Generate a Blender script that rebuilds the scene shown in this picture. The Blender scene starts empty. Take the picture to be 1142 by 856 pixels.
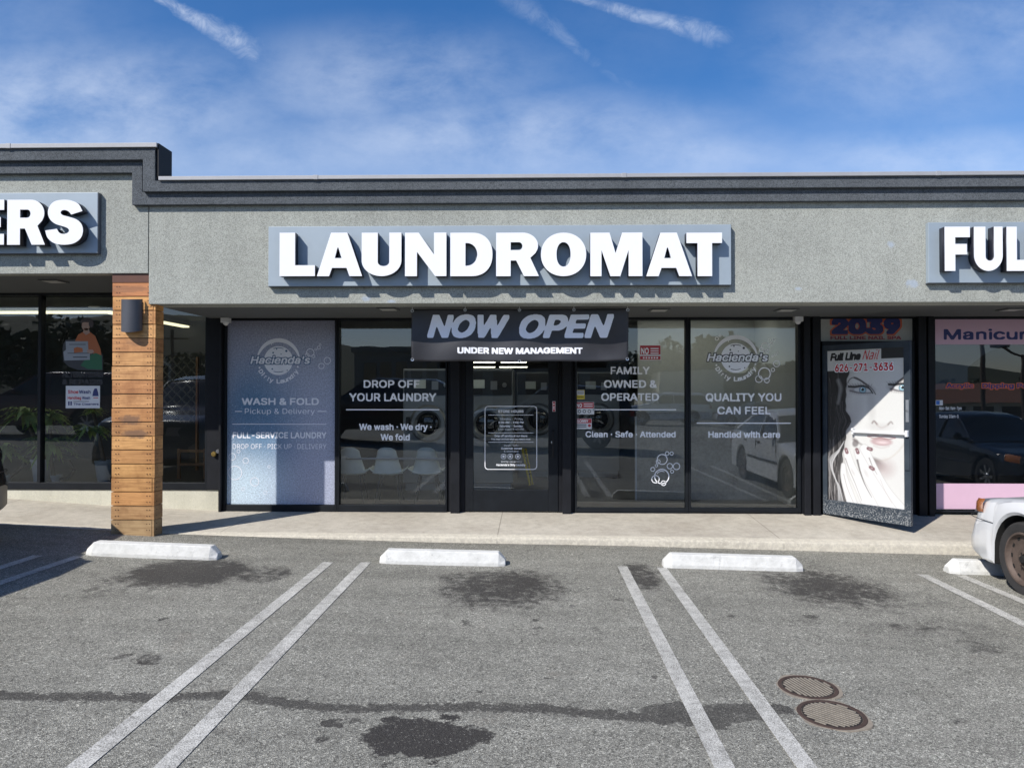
import bpy, bmesh, math, random, os
import numpy as np
from mathutils import Vector, Matrix
random.seed(7); np.random.seed(7)
R = math.radians
sc = bpy.context.scene
COL = sc.collection

# ------------------------------------------------------------------ camera
FPX, CW, CH = 790.0, 1142.0, 856.0
CAM = Vector((0, 0, 1.62))
YAW, PITCH, SHX = R(1.2), R(0.65), -0.0074
cd = bpy.data.cameras.new('camera'); cam = bpy.data.objects.new('camera', cd); COL.objects.link(cam)
cd.sensor_width = 36; cd.lens = FPX / CW * 36; cd.shift_x = SHX; cd.clip_start = .05; cd.clip_end = 3000
cam.location = CAM; cam.rotation_euler = (R(90) + PITCH, 0, YAW)
sc.camera = cam
CR = cam.rotation_euler.to_matrix()

def ray(px, py):
    return CR @ Vector(((px - 571) / FPX + SHX * CW / FPX, -(py - 428) / FPX, -1))
def W(px, py, Y):
    """the point of the photograph's pixel on the upright plane y = Y"""
    d = ray(px, py); t = (Y - CAM.y) / d.y
    return CAM + d * t
def X_(px, Y, py=470): return W(px, py, Y).x
def Z_(py, Y, px=596): return W(px, py, Y).z

# ------------------------------------------------------------------ ground heights
def interp(x, xs, ys):
    return float(np.interp(x, xs, ys))
def lot_z(x, y=0):
    z = interp(x, [-60, -12, -8, -5.73, -3.81, -.92, 1.0, 3.89, 9, 25, 60], [.5, .4, .29, .177, .081, .004, -.020, -.089, -.2, -1.4, -2.2])
    if y < -12: z -= min((-12 - y) * .006, .5)
    return z
def walk_edge_z(x):
    return interp(x, [-12, -8, -5.73, -3.81, -.92, 1.0, 3.89, 9], [.4, .29, .177, .083, .071, .052, .017, -.06])
def walk_in_z(x):
    return interp(x, [-12, -8, -6.6, -5.3, -3.9, 5.0, 9], [.42, .35, .268, .178, .122, .110, .09])
EDGE = 7.6
D = 8.9        # storefront plane
F = 7.42       # fascia plane
def walk_z(x, y):
    t = min(max((y - EDGE) / (D - EDGE), 0), 1)
    return walk_edge_z(x) * (1 - t) + walk_in_z(x) * t
def G(px, py, fn=lot_z):
    d = ray(px, py); z = 0
    for _ in range(12):
        t = (z - CAM.z) / d.z; p = CAM + d * t; z = fn(p.x, p.y)
    return Vector((p.x, p.y, z))

# ------------------------------------------------------------------ materials
def newmat(name):
    m = bpy.data.materials.new(name); m.use_nodes = True
    return m, m.node_tree, m.node_tree.nodes['Principled BSDF']
def lk(nt, a, b): nt.links.new(a, b)
def noise(nt, scale, detail=4, rough=.6, vec=None, dist=0):
    n = nt.nodes.new('ShaderNodeTexNoise'); n.inputs['Scale'].default_value = scale
    n.inputs['Detail'].default_value = detail; n.inputs['Roughness'].default_value = rough; n.inputs['Distortion'].default_value = dist
    if vec is not None: lk(nt, vec, n.inputs['Vector'])
    return n
def ramp(nt, fac, stops):
    r = nt.nodes.new('ShaderNodeValToRGB'); e = r.color_ramp.elements
    while len(e) < len(stops): e.new(.5)
    for el, (p, c) in zip(e, stops):
        el.position = p; el.color = (c[0], c[1], c[2], 1) if not isinstance(c, (int, float)) else (c, c, c, 1)
    lk(nt, fac, r.inputs[0]); return r
def mixc(nt, fac, a, b, mode='MIX'):
    m = nt.nodes.new('ShaderNodeMix'); m.data_type = 'RGBA'; m.blend_type = mode
    for s, v in ((m.inputs[0], fac), (m.inputs[6], a), (m.inputs[7], b)):
        if hasattr(v, 'is_linked') or isinstance(v, bpy.types.NodeSocket): lk(nt, v, s)
        elif isinstance(v, (int, float)): s.default_value = v
        else: s.default_value = (v[0], v[1], v[2], 1)
    return m.outputs[2]
def mth(nt, op, a, b=None, c=None, clamp=False):
    m = nt.nodes.new('ShaderNodeMath'); m.operation = op; m.use_clamp = clamp
    for s, v in zip(m.inputs, (a, b, c)):
        if v is None: continue
        if isinstance(v, bpy.types.NodeSocket): lk(nt, v, s)
        else: s.default_value = v
    return m.outputs[0]
def pos(nt):
    g = nt.nodes.new('ShaderNodeNewGeometry'); return g.outputs['Position']
def objc(nt):
    g = nt.nodes.new('ShaderNodeTexCoord'); return g.outputs['Object']

def plain(name, col, rough=.6, metal=0, var=.12, vscale=6, bump=0, bscale=40, spec=.5, coat=0):
    """a base colour broken up by large and small noise, with a little wear in the gloss"""
    m, nt, b = newmat(name)
    v = objc(nt)
    n1 = noise(nt, vscale, 6, .65, v); n2 = noise(nt, vscale * 9, 3, .6, v)
    lo = [c * (1 - var) for c in col]; hi = [min(1, c * (1 + var)) for c in col]
    f = mth(nt, 'ADD', mth(nt, 'MULTIPLY', n1.outputs[0], .7), mth(nt, 'MULTIPLY', n2.outputs[0], .3))
    lk(nt, ramp(nt, f, [(.3, lo), (.7, hi)]).outputs[0], b.inputs['Base Color'])
    lk(nt, mth(nt, 'ADD', rough - .06, mth(nt, 'MULTIPLY', n1.outputs[0], .12)), b.inputs['Roughness'])
    b.inputs['Metallic'].default_value = metal; b.inputs['Specular IOR Level'].default_value = spec
    b.inputs['Coat Weight'].default_value = coat; b.inputs['Coat Roughness'].default_value = .05
    if bump:
        n3 = noise(nt, bscale, 4, .6, v); bp = nt.nodes.new('ShaderNodeBump')
        bp.inputs['Strength'].default_value = bump; bp.inputs['Distance'].default_value = .01
        lk(nt, n3.outputs[0], bp.inputs['Height']); lk(nt, bp.outputs[0], b.inputs['Normal'])
    return m

def stucco(name, col, speck=.35, grit=1.0):
    m, nt, b = newmat(name); v = pos(nt)
    fine = noise(nt, 230, 2, .6, v); mid = noise(nt, 22, 5, .7, v); big = noise(nt, .9, 5, .6, v)
    stretch = nt.nodes.new('ShaderNodeMapping'); stretch.inputs['Scale'].default_value = (5, 5, .35); lk(nt, v, stretch.inputs[0])
    streak = noise(nt, 1.0, 5, .65, stretch.outputs[0])
    vo = nt.nodes.new('ShaderNodeTexVoronoi'); vo.inputs['Scale'].default_value = 185; lk(nt, v, vo.inputs['Vector'])
    cell = nt.nodes.new('ShaderNodeSeparateColor'); lk(nt, vo.outputs['Color'], cell.inputs[0])
    f = mth(nt, 'ADD', mth(nt, 'MULTIPLY', fine.outputs[0], .5), mth(nt, 'ADD', mth(nt, 'MULTIPLY', mid.outputs[0], .2), mth(nt, 'MULTIPLY', cell.outputs[0], .3)))
    c = ramp(nt, f, [(.36, [x * (1 - speck) for x in col]), (.5, col), (.66, [min(1, x * (1 + speck * .7)) for x in col])]).outputs[0]
    c = mixc(nt, 1, c, ramp(nt, big.outputs[0], [(.3, .88), (.7, 1.06)]).outputs[0], 'MULTIPLY')
    tr = noise(nt, 3.4, 6, .7, v, .6); c = mixc(nt, 1, c, ramp(nt, tr.outputs[0], [(.3, .94), (.7, 1.04)]).outputs[0], 'MULTIPLY')
    pt = noise(nt, 1.7, 2, .5, v, .3); c = mixc(nt, ramp(nt, pt.outputs[0], [(.735, 0.0), (.745, .22)]).outputs[0], c, [x * 1.15 + .03 for x in col])
    c = mixc(nt, 1, c, ramp(nt, streak.outputs[0], [(.3, .9), (.55, 1.0)]).outputs[0], 'MULTIPLY')
    if 'green' in name:
        sx = nt.nodes.new('ShaderNodeSeparateXYZ'); lk(nt, v, sx.inputs[0])
        for (px, py, rx, rz_) in ((1018, 316, .07, .05), (994, 273, .04, .04), (408, 333, .06, .03), (437, 336, .05, .02), (890, 322, .04, .02)):
            p0 = W(px, py, F); dx = mth(nt, 'DIVIDE', mth(nt, 'SUBTRACT', sx.outputs[0], p0.x), rx); dz = mth(nt, 'DIVIDE', mth(nt, 'SUBTRACT', sx.outputs[2], p0.z), rz_)
            d = mth(nt, 'ADD', mth(nt, 'SQRT', mth(nt, 'ADD', mth(nt, 'MULTIPLY', dx, dx), mth(nt, 'MULTIPLY', dz, dz))), mth(nt, 'MULTIPLY', mth(nt, 'SUBTRACT', mid.outputs[0], .5), 2.4))
            mr = nt.nodes.new('ShaderNodeMapRange'); lk(nt, d, mr.inputs[0]); mr.inputs[1].default_value = 1.1; mr.inputs[2].default_value = .5; mr.inputs[4].default_value = .55
            c = mixc(nt, mr.outputs[0], c, (.42, .50, .62))
    lk(nt, c, b.inputs['Base Color']); b.inputs['Roughness'].default_value = .95; b.inputs['Specular IOR Level'].default_value = .15
    bp = nt.nodes.new('ShaderNodeBump'); bp.inputs['Strength'].default_value = .8 * grit; bp.inputs['Distance'].default_value = .006
    lk(nt, f, bp.inputs['Height']); lk(nt, bp.outputs[0], b.inputs['Normal'])
    return m

M = {}
M['stucco'] = stucco('stucco_green_grey', (.405, .416, .374), .36)
M['stucco_dark'] = stucco('stucco_charcoal', (.118, .130, .142), .5)
M['stemwall'] = stucco('stem_wall_cream', (.62, .60, .49), .14, .6)
M['soffit'] = plain('soffit_paint', (.105, .112, .114), .9, var=.08)
M['flash'] = plain('parapet_flashing', (.36, .365, .38), .6, .1, var=.1, vscale=2)
M['black'] = plain('black_aluminium', (.007, .009, .012), .55, 0, var=.4, vscale=5, spec=.25)
M['black2'] = plain('black_painted_panel', (.009, .010, .013), .6, 0, var=.4, vscale=4, spec=.25)
M['navyframe'] = plain('blue_black_frame', (.06, .08, .11), .45, .2, var=.2)
M['panel'] = plain('sign_panel_blue_grey', (.32, .38, .43), .5, .1, var=.05, vscale=1.5)
M['panelside'] = plain('sign_panel_edge', (.12, .13, .15), .5, .2, var=.05)
M['lwhite'] = plain('sign_face_white', (.84, .85, .87), .35, var=.015, vscale=2)
M['lside'] = plain('sign_return_black', (.015, .016, .025), .4, var=.1)
M['stop'] = plain('wheel_stop_white', (.64, .64, .61), .85, var=.16, vscale=9, bump=.8, bscale=45, spec=.15)
def stop_mat():
    m, nt, b = newmat('scuffed_wheel_stop_paint'); v = pos(nt); n1 = noise(nt, 9, 6, .7, v); n2 = noise(nt, 38, 5, .75, v); n3 = noise(nt, 5, 6, .75, v, .5)
    c = ramp(nt, n1.outputs[0], [(.3, (.56, .56, .53)), (.6, (.70, .70, .67))]).outputs[0]
    c = mixc(nt, ramp(nt, n2.outputs[0], [(.64, 0.0), (.69, .75)]).outputs[0], c, (.26, .25, .23))
    c = mixc(nt, ramp(nt, n3.outputs[0], [(.60, 0.0), (.68, .45)]).outputs[0], c, (.22, .22, .22))
    lk(nt, c, b.inputs['Base Color']); b.inputs['Roughness'].default_value = .85; b.inputs['Specular IOR Level'].default_value = .2
    bp = nt.nodes.new('ShaderNodeBump'); bp.inputs['Strength'].default_value = .8; bp.inputs['Distance'].default_value = .008; lk(nt, n2.outputs[0], bp.inputs['Height']); lk(nt, bp.outputs[0], b.inputs['Normal'])
    return m
M['stop'] = stop_mat()
M['vinyl'] = plain('white_vinyl', (.90, .91, .93), .5, var=.03)
M['vinylshade'] = plain('frosted_vinyl', (.80, .81, .86), .5, var=.05)
M['white'] = plain('white_plastic', (.72, .73, .74), .4, var=.05)
M['darkgrey'] = plain('dark_grey_metal', (.045, .048, .055), .45, .3, var=.15)
M['red'] = plain('sign_red', (.48, .05, .06), .5, var=.05)
M['crimson'] = plain('letter_crimson', (.55, .02, .03), .5, var=.04)
M['navy'] = plain('letter_navy', (.025, .035, .16), .5, var=.05)
M['orange'] = plain('letter_orange', (.62, .13, .05), .5, var=.05)
M['ink'] = plain('black_ink', (.012, .012, .014), .5, var=.05)
M['yellow'] = plain('sticker_yellow', (.70, .55, .05), .5, var=.05)
M['pink'] = plain('pink_vinyl', (.68, .46, .58), .55, var=.04, vscale=1)
M['palepink'] = plain('pale_print', (.36, .42, .47), .55, var=.05, vscale=1)
M['chrome'] = plain('brushed_steel', (.55, .56, .58), .3, .9, var=.1)
M['brass'] = plain('brass', (.55, .38, .12), .35, .9, var=.1)
M['appl'] = plain('appliance_steel', (.32, .34, .36), .38, .5, var=.06, vscale=2)
M['applb'] = plain('appliance_dark', (.03, .033, .038), .35, .1, var=.1)
M['shell'] = plain('chair_shell', (.80, .88, .88), .4, var=.05)
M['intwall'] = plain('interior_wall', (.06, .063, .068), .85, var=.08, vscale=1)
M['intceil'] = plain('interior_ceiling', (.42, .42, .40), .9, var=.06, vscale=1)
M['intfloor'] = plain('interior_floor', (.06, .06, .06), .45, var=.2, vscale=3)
M['halfwall'] = plain('interior_half_wall', (.48, .44, .38), .8, var=.4, vscale=3)
M['leaf'] = plain('leaf_green', (.36, .50, .17), .5, var=.35, vscale=8)
M['leafdark'] = plain('tree_foliage', (.045, .065, .028), .7, var=.5, vscale=1.2)
M['bark'] = plain('bark', (.17, .13, .09), .9, var=.3, vscale=9, bump=.5)
M['potw'] = plain('white_pot', (.62, .63, .62), .5, var=.05)
M['potb'] = plain('blue_grey_pot', (.34, .40, .44), .5, var=.05)
M['tyre'] = plain('tyre_rubber', (.028, .027, .027), .8, var=.25, vscale=12, bump=.3)
M['rust'] = plain('rusty_steel_rim', (.115, .085, .07), .7, .3, var=.35, vscale=12, bump=.2)
M['carwhite'] = plain('car_paint_white', (.76, .77, .78), .3, 0, var=.02, vscale=2, coat=.8)
M['carblack'] = plain('car_paint_black', (.012, .012, .014), .25, 0, var=.1, coat=.8)
M['cartan'] = plain('bumper_tan', (.30, .28, .22), .5, var=.05)
M['carsilver'] = plain('car_paint_silver', (.34, .35, .37), .3, .5, var=.04, coat=.7)
M['carred'] = plain('car_paint_maroon', (.09, .015, .02), .25, .1, var=.05, coat=.8)
M['carglass'] = plain('car_glass', (.012, .014, .016), .05, 0, var=.05, spec=.8)
M['amber'] = plain('amber_lens', (.62, .22, .07), .2, var=.12, vscale=20, coat=.8)
M['lens'] = plain('clear_lens', (.55, .56, .57), .12, .3, var=.15, vscale=25, coat=.8)
M['redlens'] = plain('red_lens', (.35, .01, .01), .15, var=.1, coat=.6)
M['under'] = plain('underbody', (.008, .008, .008), .9, var=.1)
M['terracotta'] = plain('terracotta_tiles', (.26, .12, .075), .85, var=.3, vscale=3)
M['farwall'] = plain('far_wall_cream', (.68, .65, .55), .9, var=.08, vscale=1)
M['farwall2'] = plain('far_wall_grey', (.20, .20, .18), .9, var=.12, vscale=1)
M['pole'] = plain('pole_brown', (.10, .075, .06), .8, var=.2)
M['hill'] = plain('hill_scrub', (.055, .06, .032), .95, var=.5, vscale=.12)
M['iron'] = plain('cast_iron', (.25, .22, .175), .8, .0, var=.3, vscale=30)
M['ironrust'] = plain('rusty_ring', (.060, .038, .030), .85, .1, var=.5, vscale=14)
M['tan'] = plain('manhole_mortar', (.25, .215, .17), .9, var=.25, vscale=15)
M['woodfr'] = plain('light_wood', (.34, .17, .07), .6, var=.2, vscale=12)

def glass(name, tint, refl=1.0, dirt=.0):
    m = bpy.data.materials.new(name); m.use_nodes = True; nt = m.node_tree; nt.nodes.clear()
    out = nt.nodes.new('ShaderNodeOutputMaterial'); tr = nt.nodes.new('ShaderNodeBsdfTransparent'); gl = nt.nodes.new('ShaderNodeBsdfGlossy')
    tr.inputs[0].default_value = (*tint, 1); gl.inputs['Roughness'].default_value = 0.0; gl.inputs[0].default_value = (.92, .97, 1, 1)
    fr = nt.nodes.new('ShaderNodeFresnel'); fr.inputs[0].default_value = 1.52
    v = pos(nt); n = noise(nt, 1.1, 2, .5, v); bp = nt.nodes.new('ShaderNodeBump'); bp.inputs['Strength'].default_value = .06; bp.inputs['Distance'].default_value = .02
    lk(nt, n.outputs[0], bp.inputs['Height']); lk(nt, bp.outputs[0], gl.inputs['Normal'])
    mx = nt.nodes.new('ShaderNodeMixShader'); lk(nt, mth(nt, 'MULTIPLY', fr.outputs[0], refl, clamp=True), mx.inputs[0])
    lk(nt, tr.outputs[0], mx.inputs[1]); lk(nt, gl.outputs[0], mx.inputs[2])
    last = mx.outputs[0]
    if dirt:
        df = nt.nodes.new('ShaderNodeBsdfDiffuse'); df.inputs[0].default_value = (.6, .6, .58, 1)
        m2 = nt.nodes.new('ShaderNodeMixShader'); d = noise(nt, 3.5, 8, .75, v)
        lk(nt, mth(nt, 'MULTIPLY', ramp(nt, d.outputs[0], [(.35, .25), (.75, 1.0)]).outputs[0], dirt), m2.inputs[0])
        lk(nt, last, m2.inputs[1]); lk(nt, df.outputs[0], m2.inputs[2]); last = m2.outputs[0]
    lk(nt, last, out.inputs[0]); return m
M['glass'] = glass('tinted_shop_glass', (.82, .86, .87), 2.7, .012)
M['glassdark'] = glass('dark_tinted_glass', (.86, .90, .90), 2.2, .006)

def emis(name, col, st):
    m = bpy.data.materials.new(name); m.use_nodes = True; nt = m.node_tree; nt.nodes.clear()
    out = nt.nodes.new('ShaderNodeOutputMaterial'); e = nt.nodes.new('ShaderNodeEmission'); e.inputs[0].default_value = (*col, 1); e.inputs[1].default_value = st
    lk(nt, e.outputs[0], out.inputs[0]); return m
M['tube'] = emis('fluorescent_tube', (1, .95, .76), 4.4)
M['tubewarm'] = emis('warm_tube', (1, .90, .58), 1.5)
M['lens_soffit'] = plain('soffit_lamp_lens', (.45, .45, .42), .4)

def banner_mat():
    m, nt, b = newmat('black_banner_vinyl'); v = pos(nt)
    n = noise(nt, 2.2, 4, .6, v)
    lk(nt, ramp(nt, n.outputs[0], [(.3, (.018, .018, .023)), (.7, (.036, .036, .042))]).outputs[0], b.inputs['Base Color'])
    b.inputs['Roughness'].default_value = .5; b.inputs['Specular IOR Level'].default_value = .6
    return m
M['banner'] = banner_mat()

def vcol_mat(name, rough=.45):
    m, nt, b = newmat(name); a = nt.nodes.new('ShaderNodeVertexColor'); a.layer_name = 'print'
    lk(nt, a.outputs[0], b.inputs['Base Color']); b.inputs['Roughness'].default_value = rough
    return m
M['print'] = vcol_mat('printed_poster')

def wood_mat():
    m, nt, b = newmat('stained_cedar_planks'); v = pos(nt)
    a = nt.nodes.new('ShaderNodeVertexColor'); a.layer_name = 'print'
    mp = nt.nodes.new('ShaderNodeMapping'); mp.inputs['Scale'].default_value = (1.2, 2, 28); lk(nt, v, mp.inputs[0])
    g = noise(nt, 2.2, 7, .7, mp.outputs[0], .8); blot = noise(nt, 4.5, 5, .65, v); dark = noise(nt, 2.3, 4, .7, v)
    c = mixc(nt, 1, a.outputs[0], ramp(nt, g.outputs[0], [(.3, (.62, .55, .48)), (.6, (1.1, 1.08, 1.05))]).outputs[0], 'MULTIPLY')
    c = mixc(nt, 1, c, ramp(nt, blot.outputs[0], [(.3, (.68, .6, .55)), (.55, (1.05, 1.05, 1.05))]).outputs[0], 'MULTIPLY')
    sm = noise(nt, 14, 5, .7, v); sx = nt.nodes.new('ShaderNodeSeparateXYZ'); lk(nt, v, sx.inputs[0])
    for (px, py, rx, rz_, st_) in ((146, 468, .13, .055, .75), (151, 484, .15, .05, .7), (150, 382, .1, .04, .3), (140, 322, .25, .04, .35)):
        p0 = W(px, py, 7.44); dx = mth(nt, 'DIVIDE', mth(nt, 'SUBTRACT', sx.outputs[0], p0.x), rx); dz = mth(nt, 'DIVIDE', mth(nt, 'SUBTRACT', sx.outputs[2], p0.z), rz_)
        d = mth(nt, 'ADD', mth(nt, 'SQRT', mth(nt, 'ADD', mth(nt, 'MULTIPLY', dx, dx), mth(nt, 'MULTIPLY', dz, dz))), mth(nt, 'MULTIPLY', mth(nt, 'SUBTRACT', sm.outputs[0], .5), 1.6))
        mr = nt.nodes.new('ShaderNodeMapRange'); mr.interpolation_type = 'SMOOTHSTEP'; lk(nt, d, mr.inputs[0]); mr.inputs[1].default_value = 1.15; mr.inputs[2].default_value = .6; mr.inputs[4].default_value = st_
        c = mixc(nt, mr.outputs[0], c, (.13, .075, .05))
    lk(nt, c, b.inputs['Base Color'])
    b.inputs['Roughness'].default_value = .62
    bp = nt.nodes.new('ShaderNodeBump'); bp.inputs['Strength'].default_value = .4; bp.inputs['Distance'].default_value = .004
    lk(nt, g.outputs[0], bp.inputs['Height']); lk(nt, bp.outputs[0], b.inputs['Normal'])
    return m
M['wood'] = wood_mat()

def film_mat():
    """the printed film on the left laundromat window: lilac field, deep blue cloud, fine droplets"""
    m, nt, b = newmat('printed_window_film'); v = pos(nt)
    sep = nt.nodes.new('ShaderNodeSeparateXYZ'); lk(nt, v, sep.inputs[0])
    x, z = sep.outputs[0], sep.outputs[2]
    def blob(cx, cz, rx, rz):
        dx = mth(nt, 'DIVIDE', mth(nt, 'SUBTRACT', x, cx), rx); dz = mth(nt, 'DIVIDE', mth(nt, 'SUBTRACT', z, cz), rz)
        d = mth(nt, 'SQRT', mth(nt, 'ADD', mth(nt, 'MULTIPLY', dx, dx), mth(nt, 'MULTIPLY', dz, dz)))
        mr = nt.nodes.new('ShaderNodeMapRange'); mr.interpolation_type = 'SMOOTHSTEP'
        lk(nt, d, mr.inputs[0]); mr.inputs[1].default_value = 1.3; mr.inputs[2].default_value = .1; return mr.outputs[0]
    n = noise(nt, 1.6, 5, .6, v)
    blue = blob(X_(285, D), Z_(470, D), .62, .85); pale = blob(X_(270, D), Z_(545, D), .7, .55)
    blue = mth(nt, 'MULTIPLY', blue, ramp(nt, n.outputs[0], [(.25, .7), (.6, 1.05)]).outputs[0], clamp=True)
    c = mixc(nt, blue, (.36, .39, .50), (.085, .20, .33))
    c = mixc(nt, mth(nt, 'MULTIPLY', pale, .8), c, (.60, .74, .82))
    top = nt.nodes.new('ShaderNodeMapRange'); lk(nt, z, top.inputs[0]); top.inputs[1].default_value = Z_(420, D); top.inputs[2].default_value = Z_(352, D)
    c = mixc(nt, mth(nt, 'MULTIPLY', top.outputs[0], .45), c, (.24, .23, .32))
    vo = nt.nodes.new('ShaderNodeTexVoronoi'); vo.inputs['Scale'].default_value = 34; lk(nt, v, vo.inputs['Vector'])
    sp = noise(nt, 60, 3, .7, v)
    c = mixc(nt, mth(nt, 'MULTIPLY', ramp(nt, vo.outputs['Distance'], [(.0, 1.0), (.28, .0)]).outputs[0], .35), c, (.80, .86, .92))
    c = mixc(nt, 1, c, ramp(nt, sp.outputs[0], [(.3, .62), (.7, 1.32)]).outputs[0], 'MULTIPLY')
    lk(nt, c, b.inputs['Base Color']); b.inputs['Roughness'].default_value = .35
    return m
M['film'] = film_mat()

def concrete_mat():
    m, nt, b = newmat('sidewalk_concrete'); v = pos(nt)
    f = noise(nt, 130, 2, .6, v); md = noise(nt, 9, 7, .7, v); bg = noise(nt, .8, 6, .65, v)
    c = ramp(nt, bg.outputs[0], [(.3, (.36, .325, .27)), (.7, (.50, .465, .395))]).outputs[0]
    c = mixc(nt, 1, c, ramp(nt, md.outputs[0], [(.3, .82), (.62, 1.06)]).outputs[0], 'MULTIPLY')
    c = mixc(nt, 1, c, ramp(nt, f.outputs[0], [(.3, .84), (.7, 1.12)]).outputs[0], 'MULTIPLY')
    # scored joints across the walk every 3.05 m, a darker kerb band with pitted edge
    sep = nt.nodes.new('ShaderNodeSeparateXYZ'); lk(nt, v, sep.inputs[0])
    j = mth(nt, 'PINGPONG', mth(nt, 'ADD', sep.outputs[0], 30.9), 1.525)
    jm = mth(nt, 'LESS_THAN', j, .006)
    c = mixc(nt, mth(nt, 'MULTIPLY', jm, .5), c, (.12, .11, .09))
    sp = noise(nt, 3.2, 4, .7, v); spm = ramp(nt, sp.outputs[0], [(.66, 0.0), (.72, .6)]).outputs[0]
    c = mixc(nt, spm, c, (.22, .195, .16))
    k = noise(nt, 26, 5, .8, v)
    edge = nt.nodes.new('ShaderNodeMapRange'); lk(nt, sep.outputs[1], edge.inputs[0]); edge.inputs[1].default_value = 7.76; edge.inputs[2].default_value = 7.71
    c = mixc(nt, mth(nt, 'MULTIPLY', edge.outputs[0], ramp(nt, k.outputs[0], [(.42, .9), (.55, .3)]).outputs[0]), c, (.60, .56, .46))
    lk(nt, c, b.inputs['Base Color']); b.inputs['Roughness'].default_value = .9; b.inputs['Specular IOR Level'].default_value = .25
    bp = nt.nodes.new('ShaderNodeBump'); bp.inputs['Strength'].default_value = .5; bp.inputs['Distance'].default_value = .006
    lk(nt, mth(nt, 'ADD', f.outputs[0], k.outputs[0]), bp.inputs['Height']); lk(nt, bp.outputs[0], b.inputs['Normal'])
    return m
M['concrete'] = concrete_mat()

# oil and water stains on the asphalt: pixel centre, pixel half-sizes, strength, edge softness
STAINS = [(212, 638, 80, 17, .95, .7), (165, 646, 74, 10, .55, .9), (295, 640, 36, 12, .62, .7), (195, 640, 34, 7, 1.0, .5), (250, 636, 30, 6, .9, .5), (128, 658, 24, 4, .4, .4), (168, 736, 19, 6, .55, .35), (132, 733, 17, 5, .5, .4),
          (100, 657, 10, 3, .5, .3), (103, 664, 14, 3, .4, .3), (560, 655, 86, 26, .75, .8), (580, 650, 34, 9, .9, .6), (510, 645, 26, 8, .55, .5), (600, 660, 30, 10, .55, .5), (555, 650, 30, 9, .45, .5), (590, 640, 20, 6, .5, .5),
          (475, 821, 76, 20, .97, .12), (437, 803, 13, 5, .9, .15), (500, 798, 10, 4, .9, .15), (370, 804, 13, 5, .75, .25), (395, 802, 8, 2.5, .6, .3), (358, 826, 11, 5, .5, .4), (487, 849, 7, 3, .9, .2), (428, 850, 8, 3, .6, .3),
          (925, 655, 82, 22, .74, .8), (915, 652, 30, 7, .9, .6), (870, 645, 28, 8, .55, .6), (955, 662, 28, 8, .6, .5), (900, 668, 14, 4, .5, .5), (905, 688, 12, 3, .5, .4), (850, 640, 12, 4, .5, .4),
          (770, 797, 60, 13, .66, .2), (826, 792, 34, 9, .6, .3), (868, 792, 16, 4, .7, .3),
          (715, 641, 26, 18, .75, .7), (1050, 700, 100, 12, .42, .8), (1105, 722, 60, 13, .40, .8), (1010, 685, 26, 8, .3, .7), (1075, 806, 11, 3, .5, .4), (1100, 812, 10, 3, .4, .4), (1120, 840, 26, 8, .35, .6),
          (520, 695, 9, 4, .5, .5), (665, 700, 5, 3, .5, .4), (730, 754, 5, 3, .6, .4), (690, 667, 7, 3, .5, .4), (600, 690, 4, 2, .8, .3), (600, 700, 6, 2, .5, .3), (814, 686, 5, 2, .7, .3),
          (185, 690, 5, 2.5, .8, .3), (323, 711, 3, 2, .9, .3), (75, 757, 30, 5, .28, .8), (532, 770, 4, 2, .7, .3), (508, 778, 5, 2, .6, .3), (612, 756, 3, 1.5, .8, .2)]
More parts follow.
